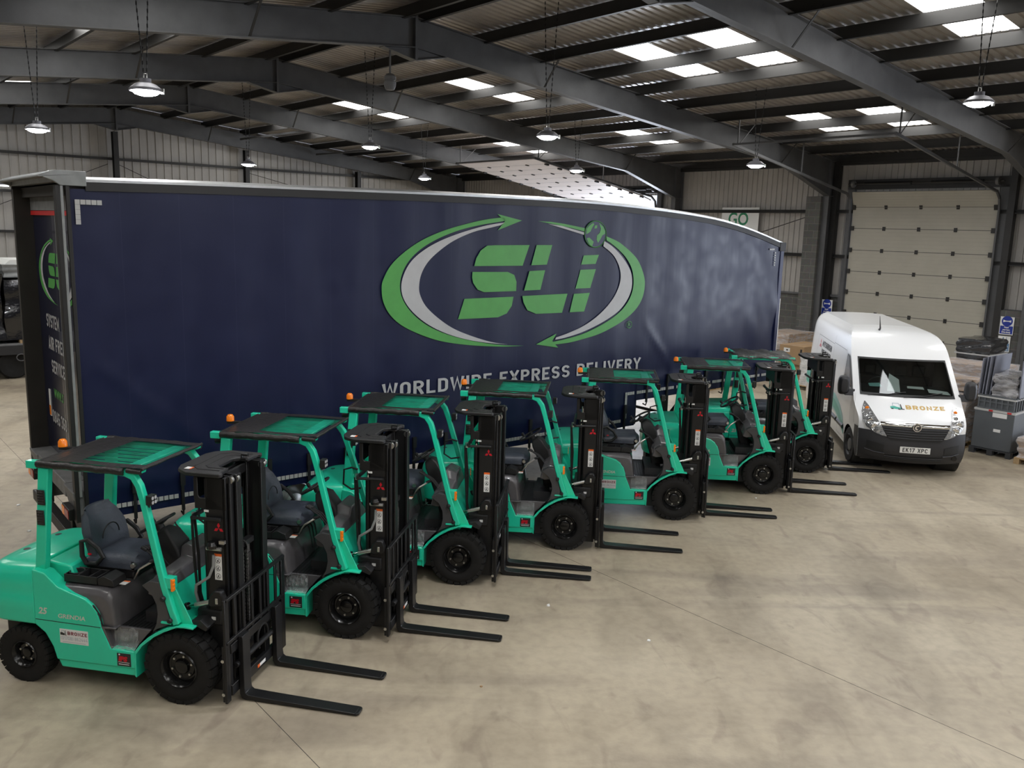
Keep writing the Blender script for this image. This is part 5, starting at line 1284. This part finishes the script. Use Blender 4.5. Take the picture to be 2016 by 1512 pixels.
def arch(x):
    z = .28 if x < .42 else .24
    for xc in (0, -4.33):
        d = abs(x - xc)
        if d < .405: z = max(z, .33 + math.sqrt(.405 ** 2 - d * d))
    return z
for sg in (-1, 1):
    vs = []
    for z in RZ:
        for c in cols:
            x = min(c, xe(z)); zz = z
            if z < 1.0: a = arch(x) if x > c - 1e-6 else .24; zz = a + (z - .24) / .76 * (1.0 - a)
            rr = 1 - .05 * max(0, (-5.2 - x) / .13) ** 2
            vs.append((x, sg * wz(zz if z < 1 else z) * tap(x) * rr, zz))
        x = xe(z); vs.append((x, sg * wz(z) * tap(x), z))
    n = len(cols) + 1
    b.add(vs, [(j * n + i, j * n + i + 1, (j + 1) * n + i + 1, (j + 1) * n + i) for j in range(len(RZ) - 1) for i in range(n - 1)])
b.grid(lambda u, v: (-5.33 + (5.33 - 2.2 - .004) * u, (-1 + 2 * v) * .66, 2.465 + .02 * (1 - (2 * v - 1) ** 2)), 8, NV)
rear = [(-5.33, -wz(z) * .95, z) for z in RZ] + [(-5.33, wz(z) * .95, z) for z in RZ[::-1]]; b.add(rear, [list(range(len(rear)))])
body = b.build('body', VAN, merge=True, smooth=40)
b = MB('van_dark'); b.box(-5.2, .55, -.85, .85, .22, .34); b.box(-1.5, -1.46, -.86, .86, .34, 2.3); b.build('underbody', VAN, smooth=0)
for sg in (-1, 1):
    for xc in (0, -4.33):
        b = MB('van_dark'); b.tube([(xc, sg * .55, .36), (xc, sg * .95, .36)], .41, 28); b.f = b.f[:28]; b.mi = b.mi[:28]
        b.add([(xc + .41 * cos(2 * pi * k / 24), sg * .55, .36 + .41 * sin(2 * pi * k / 24)) for k in range(24)], [list(range(24))]); b.build('wheel_housing', VAN)
# windscreen
b = MB('van_glass'); b.grid(lambda u, v: FS((-1 + 2 * u) * wf(1.385 + .585 * v) * .872, 1.385 + .585 * v, .004), 20, 10); wsn = b.build('windscreen', VAN, smooth=60)
b = MB('van_dark')
def ring(u, v, k):
    z = (1.345, 1.40, 1.955, 2.01)[k]; return FS((-1 + 2 * u) * wf(z) * .90, z, .007)
for z0, z1 in ((1.352, 1.395), (1.955, 1.985)): b.grid(lambda u, v, z0=z0, z1=z1: FS((-1 + 2 * u) * wf(z0 + (z1 - z0) * v) * (.885 - .012 * abs(2 * u - 1) ** 12 * 0), z0 + (z1 - z0) * v, .008), 20, 2)
for sg in (-1, 1):
    b.grid(lambda u, v, sg=sg: FS(sg * (.862 + .023 * u) * wf(1.352 + .633 * v), 1.352 + .633 * v, .008), 2, 12)
    for zc_, dz in ((1.385, 1), (1.965, -1)):
        b.add([FS(sg * wf(zc_) * .87, zc_, .0085)] + [FS(sg * wf(zc_) * (.87 - .07 * (1 - cos(t))), zc_ + dz * .055 * (1 - sin(t)), .0085) for t in [pi / 2 * k / 6 for k in range(7)]], [list(range(8))])
b.build('windscreen_seal', VAN, smooth=60)
for y0, y1 in ((-.72, -.05), (-.1, .62)):
    b = MB('van_dark'); b.tube([FS(y0, 1.36, .03), FS((y0 + y1) / 2, 1.385, .03), FS(y1, 1.44, .025)], .010, 6); b.build('wiper', VAN)
b = MB('van_dark'); b.prism([(-.72, 1.45), (-.35, 1.45), (.05, 1.34), (.05, 1.1), (-.72, 1.1)], -.84, .84); b.build('dashboard', VAN, bevel=.02)
for y in (-.42, .18, .52):
    b = MB('van_dark'); b.box(-1.25, -.75, y - .22, y + .22, .8, 1.0); b.box(-1.35, -1.22, y - .22, y + .22, 1.0, 1.55); b.box(-1.33, -1.24, y - .12, y + .12, 1.56, 1.78); b.build('cab_seat', VAN, bevel=.04)
b = MB('black_plastic'); cw = Vector((-.52, -.42, 1.47)); tl = Matrix.Rotation(rad(-55), 3, 'Y'); b.tube([tuple(cw + tl @ Vector((.2 * cos(a), .2 * sin(a), 0))) for a in [2 * pi * k / 24 for k in range(24)]], .016, 8, closed=True, upv=tl @ Vector((0, 0, 1))); b.build('steering_wheel', VAN)
for vs_, nm in (([(-.14, -.33, 1.41), (-.10, -.10, 1.40), (-.28, -.10, 1.62), (-.36, -.27, 1.72)], 'paper'), ([(-.12, .42, 1.42), (-.08, .80, 1.40), (-.22, .78, 1.44), (-.25, .42, 1.47)], 'paper'), ([(-.25, .06, 1.465), (-.22, .36, 1.46), (-.33, .36, 1.49), (-.35, .08, 1.49)], 'paper'), ([(-.30, -.62, 1.46), (-.26, -.40, 1.47), (-.4, -.42, 1.52), (-.42, -.62, 1.5)], 'teal_pale')):
    b = MB(nm if nm != 'paper' else 'paper'); b.add(vs_, [(0, 1, 2, 3)]); b.build('dashboard_paper', VAN, smooth=0, solid=.003)
# side windows, seams, trim
def SS(sg, x, z, o=0): return (x, sg * (wz(z) * tap(x) + o), z)
def spatch(b, sg, poly4, o, nu=10, nv=6):
    (a0, a1, a2, a3) = poly4
    b.grid(lambda u, v: SS(sg, (a0[0] * (1 - u) + a1[0] * u) * (1 - v) + (a3[0] * (1 - u) + a2[0] * u) * v, (a0[1] * (1 - u) + a1[1] * u) * (1 - v) + (a3[1] * (1 - u) + a2[1] * u) * v, o), nu, nv)
for sg in (-1, 1):
    b = MB('van_dark'); spatch(b, sg, [(-1.08, 1.44), (-.15, 1.40), (-.80, 1.97), (-1.06, 1.99)], .005)
    w_ = b.build('side_window_surround', VAN, smooth=60)
    b = MB('rim_black'); spatch(b, sg, [(-1.04, 1.48), (-.42, 1.46), (-.84, 1.93), (-1.03, 1.95)], .008); spatch(b, sg, [(-.38, 1.46), (-.24, 1.44), (-.78, 1.90), (-.81, 1.92)], .008); b.build('side_glass', w_, smooth=60)
    b = MB('van_dark')
    def line(p0, p1, w=.006):
        d = Vector((p1[0] - p0[0], p1[1] - p0[1])).normalized(); n_ = Vector((-d.y, d.x)) * w; spatch(b, sg, [(p0[0] - n_.x, p0[1] - n_.y), (p1[0] - n_.x, p1[1] - n_.y), (p1[0] + n_.x, p1[1] + n_.y), (p0[0] + n_.x, p0[1] + n_.y)], .003, 12, 1)
    for p0, p1 in (((-1.15, .36), (-1.17, 2.08)), ((.28, .84), (.14, 1.38)), ((-2.45, .36), (-2.47, 2.32)), ((-1.2, .36), (-.42, .36)), ((-2.5, 2.03), (-1.18, 2.03)), ((-4.41, 2.0), (-2.5, 2.0)), ((-4.41, .9), (-4.41, 2.0)), ((-3.95, .36), (-3.95, .4))): line(p0, p1, .0035)
    b.build('door_seams', VAN, smooth=0)
    for x0, x1 in ((-1.10, -.50), (-3.80, -1.22)):
        b = MB('van_black'); b.grid(lambda u, v, x0=x0, x1=x1: SS(sg, x0 + (x1 - x0) * u, .52 + .12 * v, .028 if 0 < v < 1 else .0), 8, 3); q_ = b.build('side_moulding', VAN, smooth=20)
    b = MB('van_black'); b.cb((-.98, sg * (wz(1.22) + .02), 1.20), (.16, .03, .03)); b.build('door_handle', VAN, bevel=.008)
    # mirror
    b = MB('van_black'); b.loft([[(-.16 + .04 * k + dx, sg * (1.14 + w * .5 * c), 1.49 + h * s_ * .5) for c, s_ in [(math.copysign(abs(cos(a)) ** .6, cos(a)), math.copysign(abs(sin(a)) ** .6, sin(a))) for a in [2 * pi * q / 20 for q in range(20)]]] for k, (w, h, dx) in enumerate(((.19, .36, 0), (.22, .38, .01), (.21, .36, .035), (.12, .26, .05)))])
    b.prism([(-.14, 1.30), (-.02, 1.30), (-.06, 1.42), (-.14, 1.42)], *sorted((sg * .93, sg * 1.12))); b.build('wing_mirror', VAN, bevel=.01, smooth=60)
# front end
b = MB('van_black'); 
def bt(v_):  return .80
b.grid(lambda u, v: FS((-1 + 2 * u) * wf(.24 + .56 * v), .24 + .56 * v, .012 + .012 * sin(pi * v)), 28, 12)
for sg in (-1, 1):
    vs = []
    for j in range(13):
        z = .24 + (.56 + .03) * j / 12
        for i in range(9):
            x = .36 + (xe(z) + .012 - .36) * i / 8; a = arch(x); zz = max(z, a if x < .42 else .24); vs.append((x, sg * (wz(zz) * tap(x) + .012), zz))
    b.add(vs, [(j * 9 + i, j * 9 + i + 1, (j + 1) * 9 + i + 1, (j + 1) * 9 + i) for j in range(12) for i in range(8)])
bump = b.build('front_bumper', VAN, smooth=50)
b = MB('van_dark')
for z0, z1, y0, y1 in ((.30, .38, -.50, .50),): b.grid(lambda u, v: FS(y0 + (y1 - y0) * u, z0 + (z1 - z0) * v, .030), 16, 2)
for sg in (-1, 1): b.grid(lambda u, v, sg=sg: FS(sg * (.52 + .28 * u), .42 + .14 * v + .05 * u, .030), 8, 3)
b.build('air_intakes', bump, smooth=0)
for z in (.325, .355):
    b = MB('van_black'); b.tube([FS(-.5 + k / 12, z, .034) for k in range(13)], .006, 6); b.build('intake_bar', bump)
b = MB('rim_black'); b.lathe([(0, .02), (.045, .02), (.05, 0)], FS(.74, .36, .03), 'x', 16); b.build('fog_lamp', bump)
for sg in (-1, 1):
    b = MB('van_black'); b.tube([FS(sg * .5, .40, .035), FS(sg * .66, .405, .035), FS(sg * .82, .44, .03)], .012, 6); b.build('bumper_ledge', bump)
b = MB('van_dark'); b.grid(lambda u, v: FS((-1 + 2 * u) * (.42 + .17 * min(1, v * 1.6) ** .6), .67 + .27 * v, .030), 24, 8); gl = b.build('grille', VAN, smooth=0)
for k in range(5):
    z = .715 + .042 * k; hw = .46 + .10 * min(1, k / 3); b = MB('van_black'); b.tube([FS(hw * (-1 + 2 * q / 16), z, .036) for q in range(17)], .009, 6); b.build('grille_bar', gl)
b = MB('chrome'); b.grid(lambda u, v: FS((-1 + 2 * u) * .60, .925 + .065 * v - .012 * abs(2 * u - 1) ** 2, .034 + .012 * sin(pi * v)), 24, 4); b.build('chrome_bar', VAN, smooth=50)
bx = FS(0, .93, .055)
b = MB('chrome'); b.lathe([(0, .004), (.056, .004), (.062, .016), (.074, .016), (.08, 0)], bx, 'x', 30)
b.m('dark_grey_plastic'); b.add([(bx[0] + .006, bx[1] + y, bx[2] + z) for y, z in circ(0, 0, .055, 24)], [list(range(24))]); b.m('chrome')
for pl in ([(-.04, .0), (-.02, .035), (.015, .045), (.04, .02), (.02, .015), (.0, .02), (-.015, .0), (-.005, -.02), (.02, -.03), (.0, -.046), (-.03, -.03)],): b.add([(bx[0] + .011, bx[1] + y, bx[2] + z) for y, z in pl], [list(range(len(pl)))])
b.build('badge', VAN)
b = MB('plate_white'); b.box(.885, .90, -.26, .26, .455, .567); b.m('black_ink'); strokebox(b, 'EK17 XPC', -.215, .215, .472, .551, lambda x, z, q=0: (.902, x, z), .60, .17, .17, .42); b.build('number_plate', VAN, smooth=0)
for sg in (-1, 1):
    out = [(.80, 1.25), (.875, 1.10), (.88, .97), (.82, .86), (.70, .775), (.58, .735), (.50, .725)]; inn = [(.785, 1.255), (.735, 1.19), (.68, 1.08), (.62, .97), (.565, .87), (.525, .79), (.49, .728)]
    def hl(u, v, o=.034):
        t = v * (len(out) - 1); i = min(int(t), len(out) - 2); f = t - i
        a = [out[i][q] + (out[i + 1][q] - out[i][q]) * f for q in (0, 1)]; c = [inn[i][q] + (inn[i + 1][q] - inn[i][q]) * f for q in (0, 1)]
        return FS(sg * (a[0] * (1 - u) + c[0] * u), a[1] * (1 - u) + c[1] * u, o)
    b = MB('headlamp'); b.grid(hl, 6, 24); h_ = b.build('headlight', VAN, smooth=50)
    b = MB('headlamp_chrome', 'amber')
    for y, z, r in ((.77, .97, .055), (.70, .865, .06), (.745, 1.07, .035)):
        c = FS(sg * y, z, .036); b.lathe([(0, .0), (r * .5, .004), (r * .85, .014), (r, .02), (r * 1.08, .012), (r * 1.1, 0)], c, 'x', 20)
    b.m('amber'); c = FS(sg * .775, 1.15, .036); b.lathe([(0, .012), (.03, .01), (.036, 0)], c, 'x', 16); b.build('reflector', h_)
# bonnet artwork
b = MB('gold_ink'); strokebox(b, 'BRONZE', -.10, .60, 1.178, 1.235, lambda x, z, q=0: FS(x, z, .006), .78, .24, .20); b.build('bonnet_lettering', VAN, smooth=0)
b = MB('teal_ink'); hf = lambda x, z, q=0: FS(x, z, .006)
flat(b, [(-.37, 1.175), (-.20, 1.17), (-.18, 1.195), (-.26, 1.205), (-.30, 1.215), (-.37, 1.205)], hf); b.m('black_ink')
flat(b, [(-.20, 1.17), (-.13, 1.17), (-.13, 1.18), (-.165, 1.182), (-.175, 1.245), (-.19, 1.245), (-.19, 1.19)], hf); flat(b, [(-.36, 1.168), (-.32, 1.168), (-.32, 1.182), (-.36, 1.182)], hf); flat(b, [(-.24, 1.165), (-.20, 1.165), (-.20, 1.182), (-.24, 1.182)], hf)
b.m('grey_ink'); flat(b, [(-.33, 1.215), (-.32, 1.215), (-.31, 1.25), (-.22, 1.25), (-.20, 1.20), (-.19, 1.20), (-.21, 1.258), (-.32, 1.258)], hf); b.build('bonnet_picture', VAN, smooth=0)
b = MB('van_black'); b.tube([(-1.55, -.25, 2.45), (-1.5, -.25, 2.48), (-1.62, -.25, 2.72)], lambda i: (.025, .016, .004)[i], 8); b.build('aerial', VAN)
# right hand side artwork
sgR = -1; af = lambda x, z, q=0: SS(-1, x, z, .004)
b = MB('red_logo'); tri_logo(b, -4.08, 1.80, .13, af); b.build('side_emblem', VAN, smooth=0)
b = MB('black_ink'); strokebox(b, 'MITSUBISHI', -3.86, -2.72, 1.78, 1.91, af, .62, .2, .12); strokebox(b, 'FORKLIFT TRUCKS', -3.86, -2.72, 1.62, 1.72, af, .62, .2, .12); b.build('side_lettering', VAN, smooth=0)
b = MB('grey_ink'); textbox(b, 'www.bronze', -4.2, -3.2, 1.46, 1.54, af, .0); b.build('web_lettering', VAN, smooth=0)
b = MB('teal_ink')
for o_, mn, top_, bot_ in ((.004, 'teal_pale', [(-5.25, 1.25), (-4.2, 1.18), (-3.2, 1.12), (-2.2, 1.08), (-1.5, 1.05), (-1.0, .95), (-.62, .78), (-.42, .50)], [(-5.25, .70), (-4.2, .72), (-3.2, .74), (-2.2, .74), (-1.5, .72), (-1.0, .64), (-.70, .54), (-.46, .42)]),
                        (.006, 'teal_ink', [(-5.25, 1.05), (-4.2, 1.02), (-3.2, .98), (-2.2, .96), (-1.5, .94), (-1.0, .84), (-.66, .68), (-.44, .47)], [(-5.25, .74), (-4.2, .76), (-3.2, .78), (-2.2, .78), (-1.5, .76), (-1.0, .68), (-.70, .57), (-.46, .43)])):
    b.m(mn)
    for i in range(len(top_) - 1): spatch(b, -1, [bot_[i], bot_[i + 1], top_[i + 1], top_[i]], o_, 4, 4)
b.build('side_swoosh', VAN, smooth=0)
b = MB('grey_ink'); textbox(b, 'www.bronze', -2.2, -1.3, .70, .80, af, .0); b.build('web_lettering', VAN, smooth=0)
for sg in (-1, 1):
    for x in (0, -4.33):
        b = MB('rubber'); w = .22; r = .345
        b.lathe([(.21, w / 2 - .01), (.25, w / 2), (.31, w / 2), (.338, w / 2 - .02), (r, w * .2), (r, -w * .2), (.338, -w / 2 + .02), (.31, -w / 2), (.21, -w / 2), (.21, w / 2 - .01)], (0, 0, 0), 'y', 40)
        o = b.build('van_wheel', VAN); o.location = (x, sg * .86, .345); 
        if x == 0: o.rotation_euler.z = rad(5)
        b = MB('dark_grey_plastic'); b.lathe([(.212, sg * .10), (.20, sg * .108), (.19, sg * .07), (.14, sg * .055), (.12, sg * .09), (.06, sg * .10), (0, sg * .10)], (0, 0, 0), 'y', 32)
        for k in range(8): a = 2 * pi * k / 8; b.cb((.165 * cos(a), sg * .075, .165 * sin(a)), (.03, .012, .03))
        b.build('wheel_trim', o)

# ------------------------------------------------------------------ pallets, cartons, wrapped goods
def gframe(s0, t0):
    off = Vector(W(s0, t0, 0))
    return off, (lambda s, t, z: tuple(Vector(W(s, t, z)) - off))
def wpallet(s0, s1, t0, t1, label, group=None, mn='wood', z=0.):
    off, T = gframe((s0 + s1) / 2, (t0 + t1) / 2); off.z = z
    r = empty('pallet', off); tag(r, label, 'pallet', group)
    def part(nm, *a):
        b = MB(mn); b.T = T; b.box(*a); b.build(nm, r, smooth=0)
    L, D_ = s1 - s0, t1 - t0
    for k in range(3):
        t = t0 + (D_ - .1) * k / 2; part('bottom_board', s0, s1, t, t + .1, 0, .02)
        for j in range(3):
            s = s0 + (L - .12) * j / 2; part('block', s, s + .12, t, t + .1, .02, .105)
    n = 6
    for k in range(n):
        s = s0 + (L - .12) * k / (n - 1); part('top_board', s, s + .12, t0, t1, .105, .128)
    return r
def blob(name, mn, s0, s1, t0, t1, z0, z1, label, cat, group=None, amp=.02, filmed=0., n=12, seed=1):
    random.seed(seed)
    off, T = gframe((s0 + s1) / 2, (t0 + t1) / 2); off.z = z0
    b = MB(mn); b.T = (lambda s, t, z: T(s, t, z + z0)) if filmed else (lambda s, t, z: W(s, t, z + z0))
    ph = [random.uniform(0, 6) for _ in range(8)]
    def P(a, c, e):
        w = amp * (sin(a * 7 + ph[0] + e * 5) * sin(c * 6 + ph[1]) + .6 * sin(e * 13 + ph[2] + a * 3 + c * 5))
        cx, cy = a - .5, c - .5
        return (s0 + (s1 - s0) * a + w * 2 * cx, t0 + (t1 - t0) * c + w * 2 * cy, (z1 - z0) * e + (w * .6 if e > .99 else 0))
    for f in (lambda u, v: P(u, 0, v), lambda u, v: P(u, 1, v), lambda u, v: P(0, u, v), lambda u, v: P(1, u, v), lambda u, v: P(u, v, 1), lambda u, v: P(u, v, 0)): b.grid(f, n, n)
    if not filmed:
        o = b.build(name, smooth=50, merge=True, recenter=True); return tag(o, label, cat, group)
    r = empty(name, off); tag(r, label, cat, group); b.build('load', r, smooth=50, merge=True)
    q = MB('stretch_film'); q.T = b.T; g = .015
    for f in (lambda u, v: (0, 0, 0),): pass
    def P2(a, c, e): p = P(a, c, e); return (p[0] + (a - .5) * 2 * g + random.uniform(-.004, .004), p[1] + (c - .5) * 2 * g + random.uniform(-.004, .004), p[2] + (g if e > .99 else 0))
    for f in (lambda u, v: P2(u, 0, v), lambda u, v: P2(u, 1, v), lambda u, v: P2(0, u, v), lambda u, v: P2(1, u, v), lambda u, v: P2(u, v, 1)): q.grid(f, n, n)
    q.build('wrapping', r, smooth=50); return r
def carton(s0, s1, t0, t1, z0, z1, label, mn='cardboard', marks=True, group=None):
    off, T = gframe((s0 + s1) / 2, (t0 + t1) / 2); off.z = z0
    r = empty('carton', off); tag(r, label, 'carton', group)
    TT = T
    b = MB(mn); b.T = TT; b.box(s0, s1, t0, t1, z0, z1); b.build('box', r, bevel=.006)
    b = MB('cardboard_pale'); b.T = TT; b.box(s0 - .001, s1 + .002, (t0 + t1) / 2 - .03, (t0 + t1) / 2 + .03, z1, z1 + .002); b.build('tape', r, smooth=0)
    if marks:
        b = MB('white_label'); b.T = TT; b.box(s1, s1 + .003, t1 - .34, t1 - .14, z1 - .2, z1 - .08); b.m('black_ink').box(s1 + .003, s1 + .004, t1 - .28, t1 - .22, z1 - .16, z1 - .12); b.build('label_sticker', r, smooth=0)
        b = MB('black_ink'); b.T = TT; b.box(s1, s1 + .002, t0 + .06, t0 + .12, z1 - .2, z1 - .08); b.build('print', r, smooth=0)
    return r
# by the wall, right of the van
wpallet(6.7, 7.9, 6.17, 6.97, 'dark plastic pallet under the grey box at the right edge', mn='pallet_plastic')
off, T = gframe(7.3, 6.57); off.z = .128
r = empty('pallet_box', off); tag(r, 'large dark grey plastic box on a pallet, bottom of the stack at the right edge', 'box')
TT = T
b = MB('grey_box'); b.T = TT; b.box(6.72, 7.88, 6.19, 6.95, .128, .93); b.build('box', r, bevel=.012)
b = MB('reflective'); b.T = TT; b.box(6.71, 7.89, 6.18, 6.96, .90, .945); b.build('strap', r, smooth=0)
for q0 in (6.25, 6.6): b = MB('red_tape'); b.T = TT; b.box(7.889, 7.893, q0, q0 + .08, .905, .94); b.build('red_mark', r, smooth=0)
b = MB('white_label'); b.T = TT; b.box(7.88, 7.885, 6.42, 6.55, .50, .56); b.box(7.88, 7.885, 6.33, 6.60, .80, .89); b.build('label_sticker', r, smooth=0)
off, T = gframe(7.3, 6.57); off.z = .948
r = empty('crate', off); tag(r, 'grey ribbed plastic crate on top of the large grey box', 'crate')
TT = T
b = MB('grey_box'); b.T = TT; b.box(6.76, 7.84, 6.23, 6.91, .948, 1.22)
for k in range(7): t = 6.22 + .11 * k; b.box(7.84, 7.87, t, t + .03, .95, 1.22)
for z in (.95, 1.08, 1.195): b.box(7.84, 7.865, 6.22, 6.92, z, z + .03)
for k in range(9): s = 6.78 + .125 * k; b.box(s, s + .03, 6.20, 6.23, .95, 1.22)
b.build('box', r, smooth=0)
b = MB('reflective'); b.T = TT; b.box(6.74, 7.875, 6.20, 6.925, 1.17, 1.20); b.build('strap', r, smooth=0)
for k, (t0, s1, h, tl, lb) in enumerate(((6.92, 7.86, .74, .02, 'leftmost leaning grey panel on the crate'), (6.865, 7.80, .77, .03, 'second leaning grey panel from the left on the crate'), (6.80, 7.82, .79, .03, 'third leaning grey panel from the left on the crate'), (6.745, 7.74, .81, .04, 'rightmost of the four leaning grey panels on the crate'))):
    b = MB('grey_panel'); b.T = lambda t, s, z: W(s, t, z); b.prism([(t0, 1.225), (t0 + .02, 1.225), (t0 + .02 - tl, 1.22 + h), (t0 - tl, 1.22 + h)], 6.95, s1); tag(b.build('panel', smooth=0), lb, 'panel', 'grey panels on the crate')
b = MB('grey_panel'); b.T = W; b.box(6.75, 7.75, 6.19, 6.215, 1.225, 1.98); tag(b.build('panel', smooth=0), 'wide upright lavender grey panel at the right edge of the picture', 'panel')
blob('film_bundle', 'dark_goods', 6.9, 7.8, 6.25, 6.68, 1.225, 1.66, 'dark goods under crumpled clear film on the crate', 'bundle', amp=.03, filmed=1, seed=4)
wpallet(7.0, 8.15, 4.95, 6.02, 'low pallet under wrapped cartons in the right corner')
blob('wrapped_cartons', 'cardboard', 7.05, 8.1, 5.0, 5.98, .13, .50, 'low film wrapped brown cartons at the bottom right of the goods', 'cartons', amp=.02, filmed=1, seed=9)
wpallet(6.7, 7.9, 7.12, 8.12, 'pallet under the tall brown wrapped carton beside the van')
blob('wrapped_carton', 'cardboard_pale', 6.75, 7.85, 7.15, 8.08, .13, 1.15, 'tall brown wrapped carton stack between the van mirror and the grey box', 'cartons', amp=.012, filmed=1, seed=2)
blob('wrapped_carton', 'cardboard', 6.9, 7.6, 7.2, 8.0, 1.18, 1.42, 'orange brown wrapped bundle on top of the tall brown carton stack', 'bundle', amp=.03, filmed=1, seed=6)
wpallet(5.5, 6.55, 7.0, 8.5, 'pallet under the pale film wrapped stack')
blob('wrapped_stack', 'cardboard_pale', 5.53, 6.5, 7.05, 8.45, .13, 1.60, 'pale film wrapped stack below the black wrapped stack', 'wrapped goods', amp=.02, filmed=1, seed=8)
wpallet(4.4, 5.38, 7.6, 8.5, 'pallet under the black wrapped stack by the closed door')
blob('black_stack', 'dark_goods', 4.45, 5.4, 7.72, 8.46, .13, 1.70, 'tall stack wrapped in black film beside the closed door', 'wrapped goods', amp=.02, seed=12)
b = MB('reflective'); b.T = W; b.box(4.42, 5.43, 7.69, 8.49, 1.70, 1.73); tag(b.build('strap', smooth=0), 'white strap band between the two black wrapped blocks', 'strap')
blob('black_stack', 'dark_goods', 4.45, 5.4, 7.72, 8.46, 1.735, 2.06, 'black film wrapped block topping the stack by the closed door', 'wrapped goods', amp=.02, seed=13)
# left of the van, in front of the wall
wpallet(3.0, 4.5, 12.66, 13.85, 'wooden pallet under the big carton left of the van')
blob('white_bundle', 'paper', 3.1, 4.45, 12.70, 13.02, .13, .95, 'white film wrapped block beside the big carton, left of the van', 'wrapped goods', amp=.015, filmed=1, seed=20)
carton(3.1, 4.25, 13.06, 13.80, .13, .66, 'brown carton at the bottom of the stack left of the van', marks=False)
carton(3.0, 4.32, 13.03, 13.82, .662, 1.20, 'big brown carton with a white sticker, left of the van', marks=True)
wpallet(2.1, 3.6, 14.25, 15.0, 'wooden pallet against the wall behind the cartons')
blob('wrapped_cartons', 'cardboard_pale', 2.15, 3.55, 14.28, 14.98, .13, .92, 'wrapped brown goods behind the trailer nose', 'cartons', amp=.015, filmed=1, seed=22)
blob('wrapped_carton', 'cardboard', 2.15, 3.6, 14.0, 15.0, .93, 1.40, 'long film wrapped brown carton on top, against the block wall', 'cartons', amp=.012, filmed=1, seed=23)
for k, (s0, lb) in enumerate(((6.0, 'wooden pallet under the trailer nose, farther left'), (4.7, 'wooden pallet under the trailer nose, nearer the cartons'))):
    wpallet(s0, s0 + 1.2, 14.25, 15.25, lb)
    blob('wrapped_cartons', 'cardboard_pale', s0 + .03, s0 + 1.17, 14.28, 15.22, .13, .75, 'low wrapped cartons on the pallet ' + ('farther left under the trailer nose' if k == 0 else 'nearer the van under the trailer nose'), 'cartons', amp=.015, filmed=1, seed=30 + k)
# flat trailer with black wrapped goods at the left edge
off, T = gframe(24, 26.6)
r = empty('flat_trailer', off); tag(r, 'low flat goods trailer at the far left edge', 'trailer')
def fp(nm, mn, *boxes):
    b = MB(mn); b.T = T
    for q in boxes: b.box(*q)
    b.build(nm, r, smooth=0)
fp('deck', 'rear_dirty', (18.5, 30, 25.5, 27.9, .80, .93)); fp('side_rail', 'chassis', (18.5, 30, 25.46, 25.52, .66, .90)); fp('beam', 'chassis', (18.5, 30, 26.2, 26.3, .55, .8), (18.5, 30, 27.0, 27.1, .55, .8))
for s in (20.6, 21.9, 28.0):
    for t in (25.7, 27.6):
        b = MB('rubber'); ctr = Vector(T(s, t, .40)); b.T = lambda x, y, z, ctr=ctr: tuple(ctr - bn * x + bu * y + Vector((0, 0, z)))
        b.lathe([(.0, .11), (.2, .11), (.22, .12), (.36, .12), (.40, .08), (.40, -.08), (.36, -.12), (.22, -.12), (.2, -.11), (0, -.11)], (0, 0, 0), 'y', 28); b.build('wheel', r)
b = MB('steel_grey'); c0 = Vector(T(21.75, 25.44, .58)); b.tube([tuple(c0 + Vector((-bn.x, -bn.y, 0)) * (.11 * cos(a)) + Vector((0, 0, .09 * sin(a)))) for a in [2 * pi * k / 16 for k in range(16)]], .014, 6, closed=True, upv=tuple(bu)); b.build('lashing_ring', r)
for k, (s0, s1, z1, lb) in enumerate(((20.2, 22.0, 2.62, 'black film wrapped load on the flat trailer, partly behind the curtain trailer'), (22.05, 24.2, 2.75, 'black film wrapped load on the flat trailer, at the left edge of the picture'))):
    blob('black_load', 'dark_goods', s0, s1, 25.7, 27.7, 1.02, z1, lb, 'wrapped goods', amp=.03, n=20, seed=40 + k)
for k, s in enumerate((20.6, 21.6, 22.5, 23.6)):
    b = MB('wood'); b.T = W; b.box(s, s + .12, 25.62, 27.7, .932, 1.015); tag(b.build('timber_bearer', smooth=0), 'timber bearer under the black wrapped loads on the flat trailer', 'timber', 'timber bearers on the flat trailer')
blob('grey_box', 'alu_dull', 20.3, 21.95, 25.9, 27.5, 2.66, 2.98, 'light grey wrapped box on top of the black load', 'box', amp=.02, seed=50)
b = MB('paper'); b.T = W; b.prism([(20.3, 2.99), (21.9, 2.99), (21.75, 3.12), (20.4, 3.12)], 25.95, 27.45); tag(b.build('white_tray', smooth=0), 'white slab lying on the light grey box', 'slab')
# scraps on the floor
for x, y, mn, lb, nm, sc in ((.49, 9.26, 'paper', 'small crumpled white paper scrap on the floor in front of the third truck', 'paper_scrap', .03), (1.53, 8.46, 'paper', 'tiny white chip on the open floor, lower centre', 'paper_scrap', .018),
                             (-.21, 7.44, 'cardboard', 'small dark brown stone on the floor right of the nearest forks', 'stone', .018), (4.09, 13.6, 'paper', 'white speck of paper beyond the fork tips, near the van', 'paper_scrap', .016),
                             (-7.34, 12.22, 'paper', 'white paper scrap on the floor at the left edge', 'paper_scrap', .03), (-6.58, 11.16, 'paper', 'white paper scrap on the floor left of the trailer rear', 'paper_scrap', .03)):
    random.seed(int(x * 100)); b = MB(mn)
    ring = [(x + sc * random.uniform(.6, 1.2) * cos(a), y + sc * random.uniform(.6, 1.2) * sin(a)) for a in [2 * pi * k / 7 for k in range(7)]]
    b.loft([[(p[0], p[1], .001) for p in ring], [(x + (p[0] - x) * .8, y + (p[1] - y) * .8, .001 + sc * random.uniform(.3, .7)) for p in ring]])
    tag(b.build(nm, smooth=0), lb, 'scrap' if 'paper' in nm else 'stone')
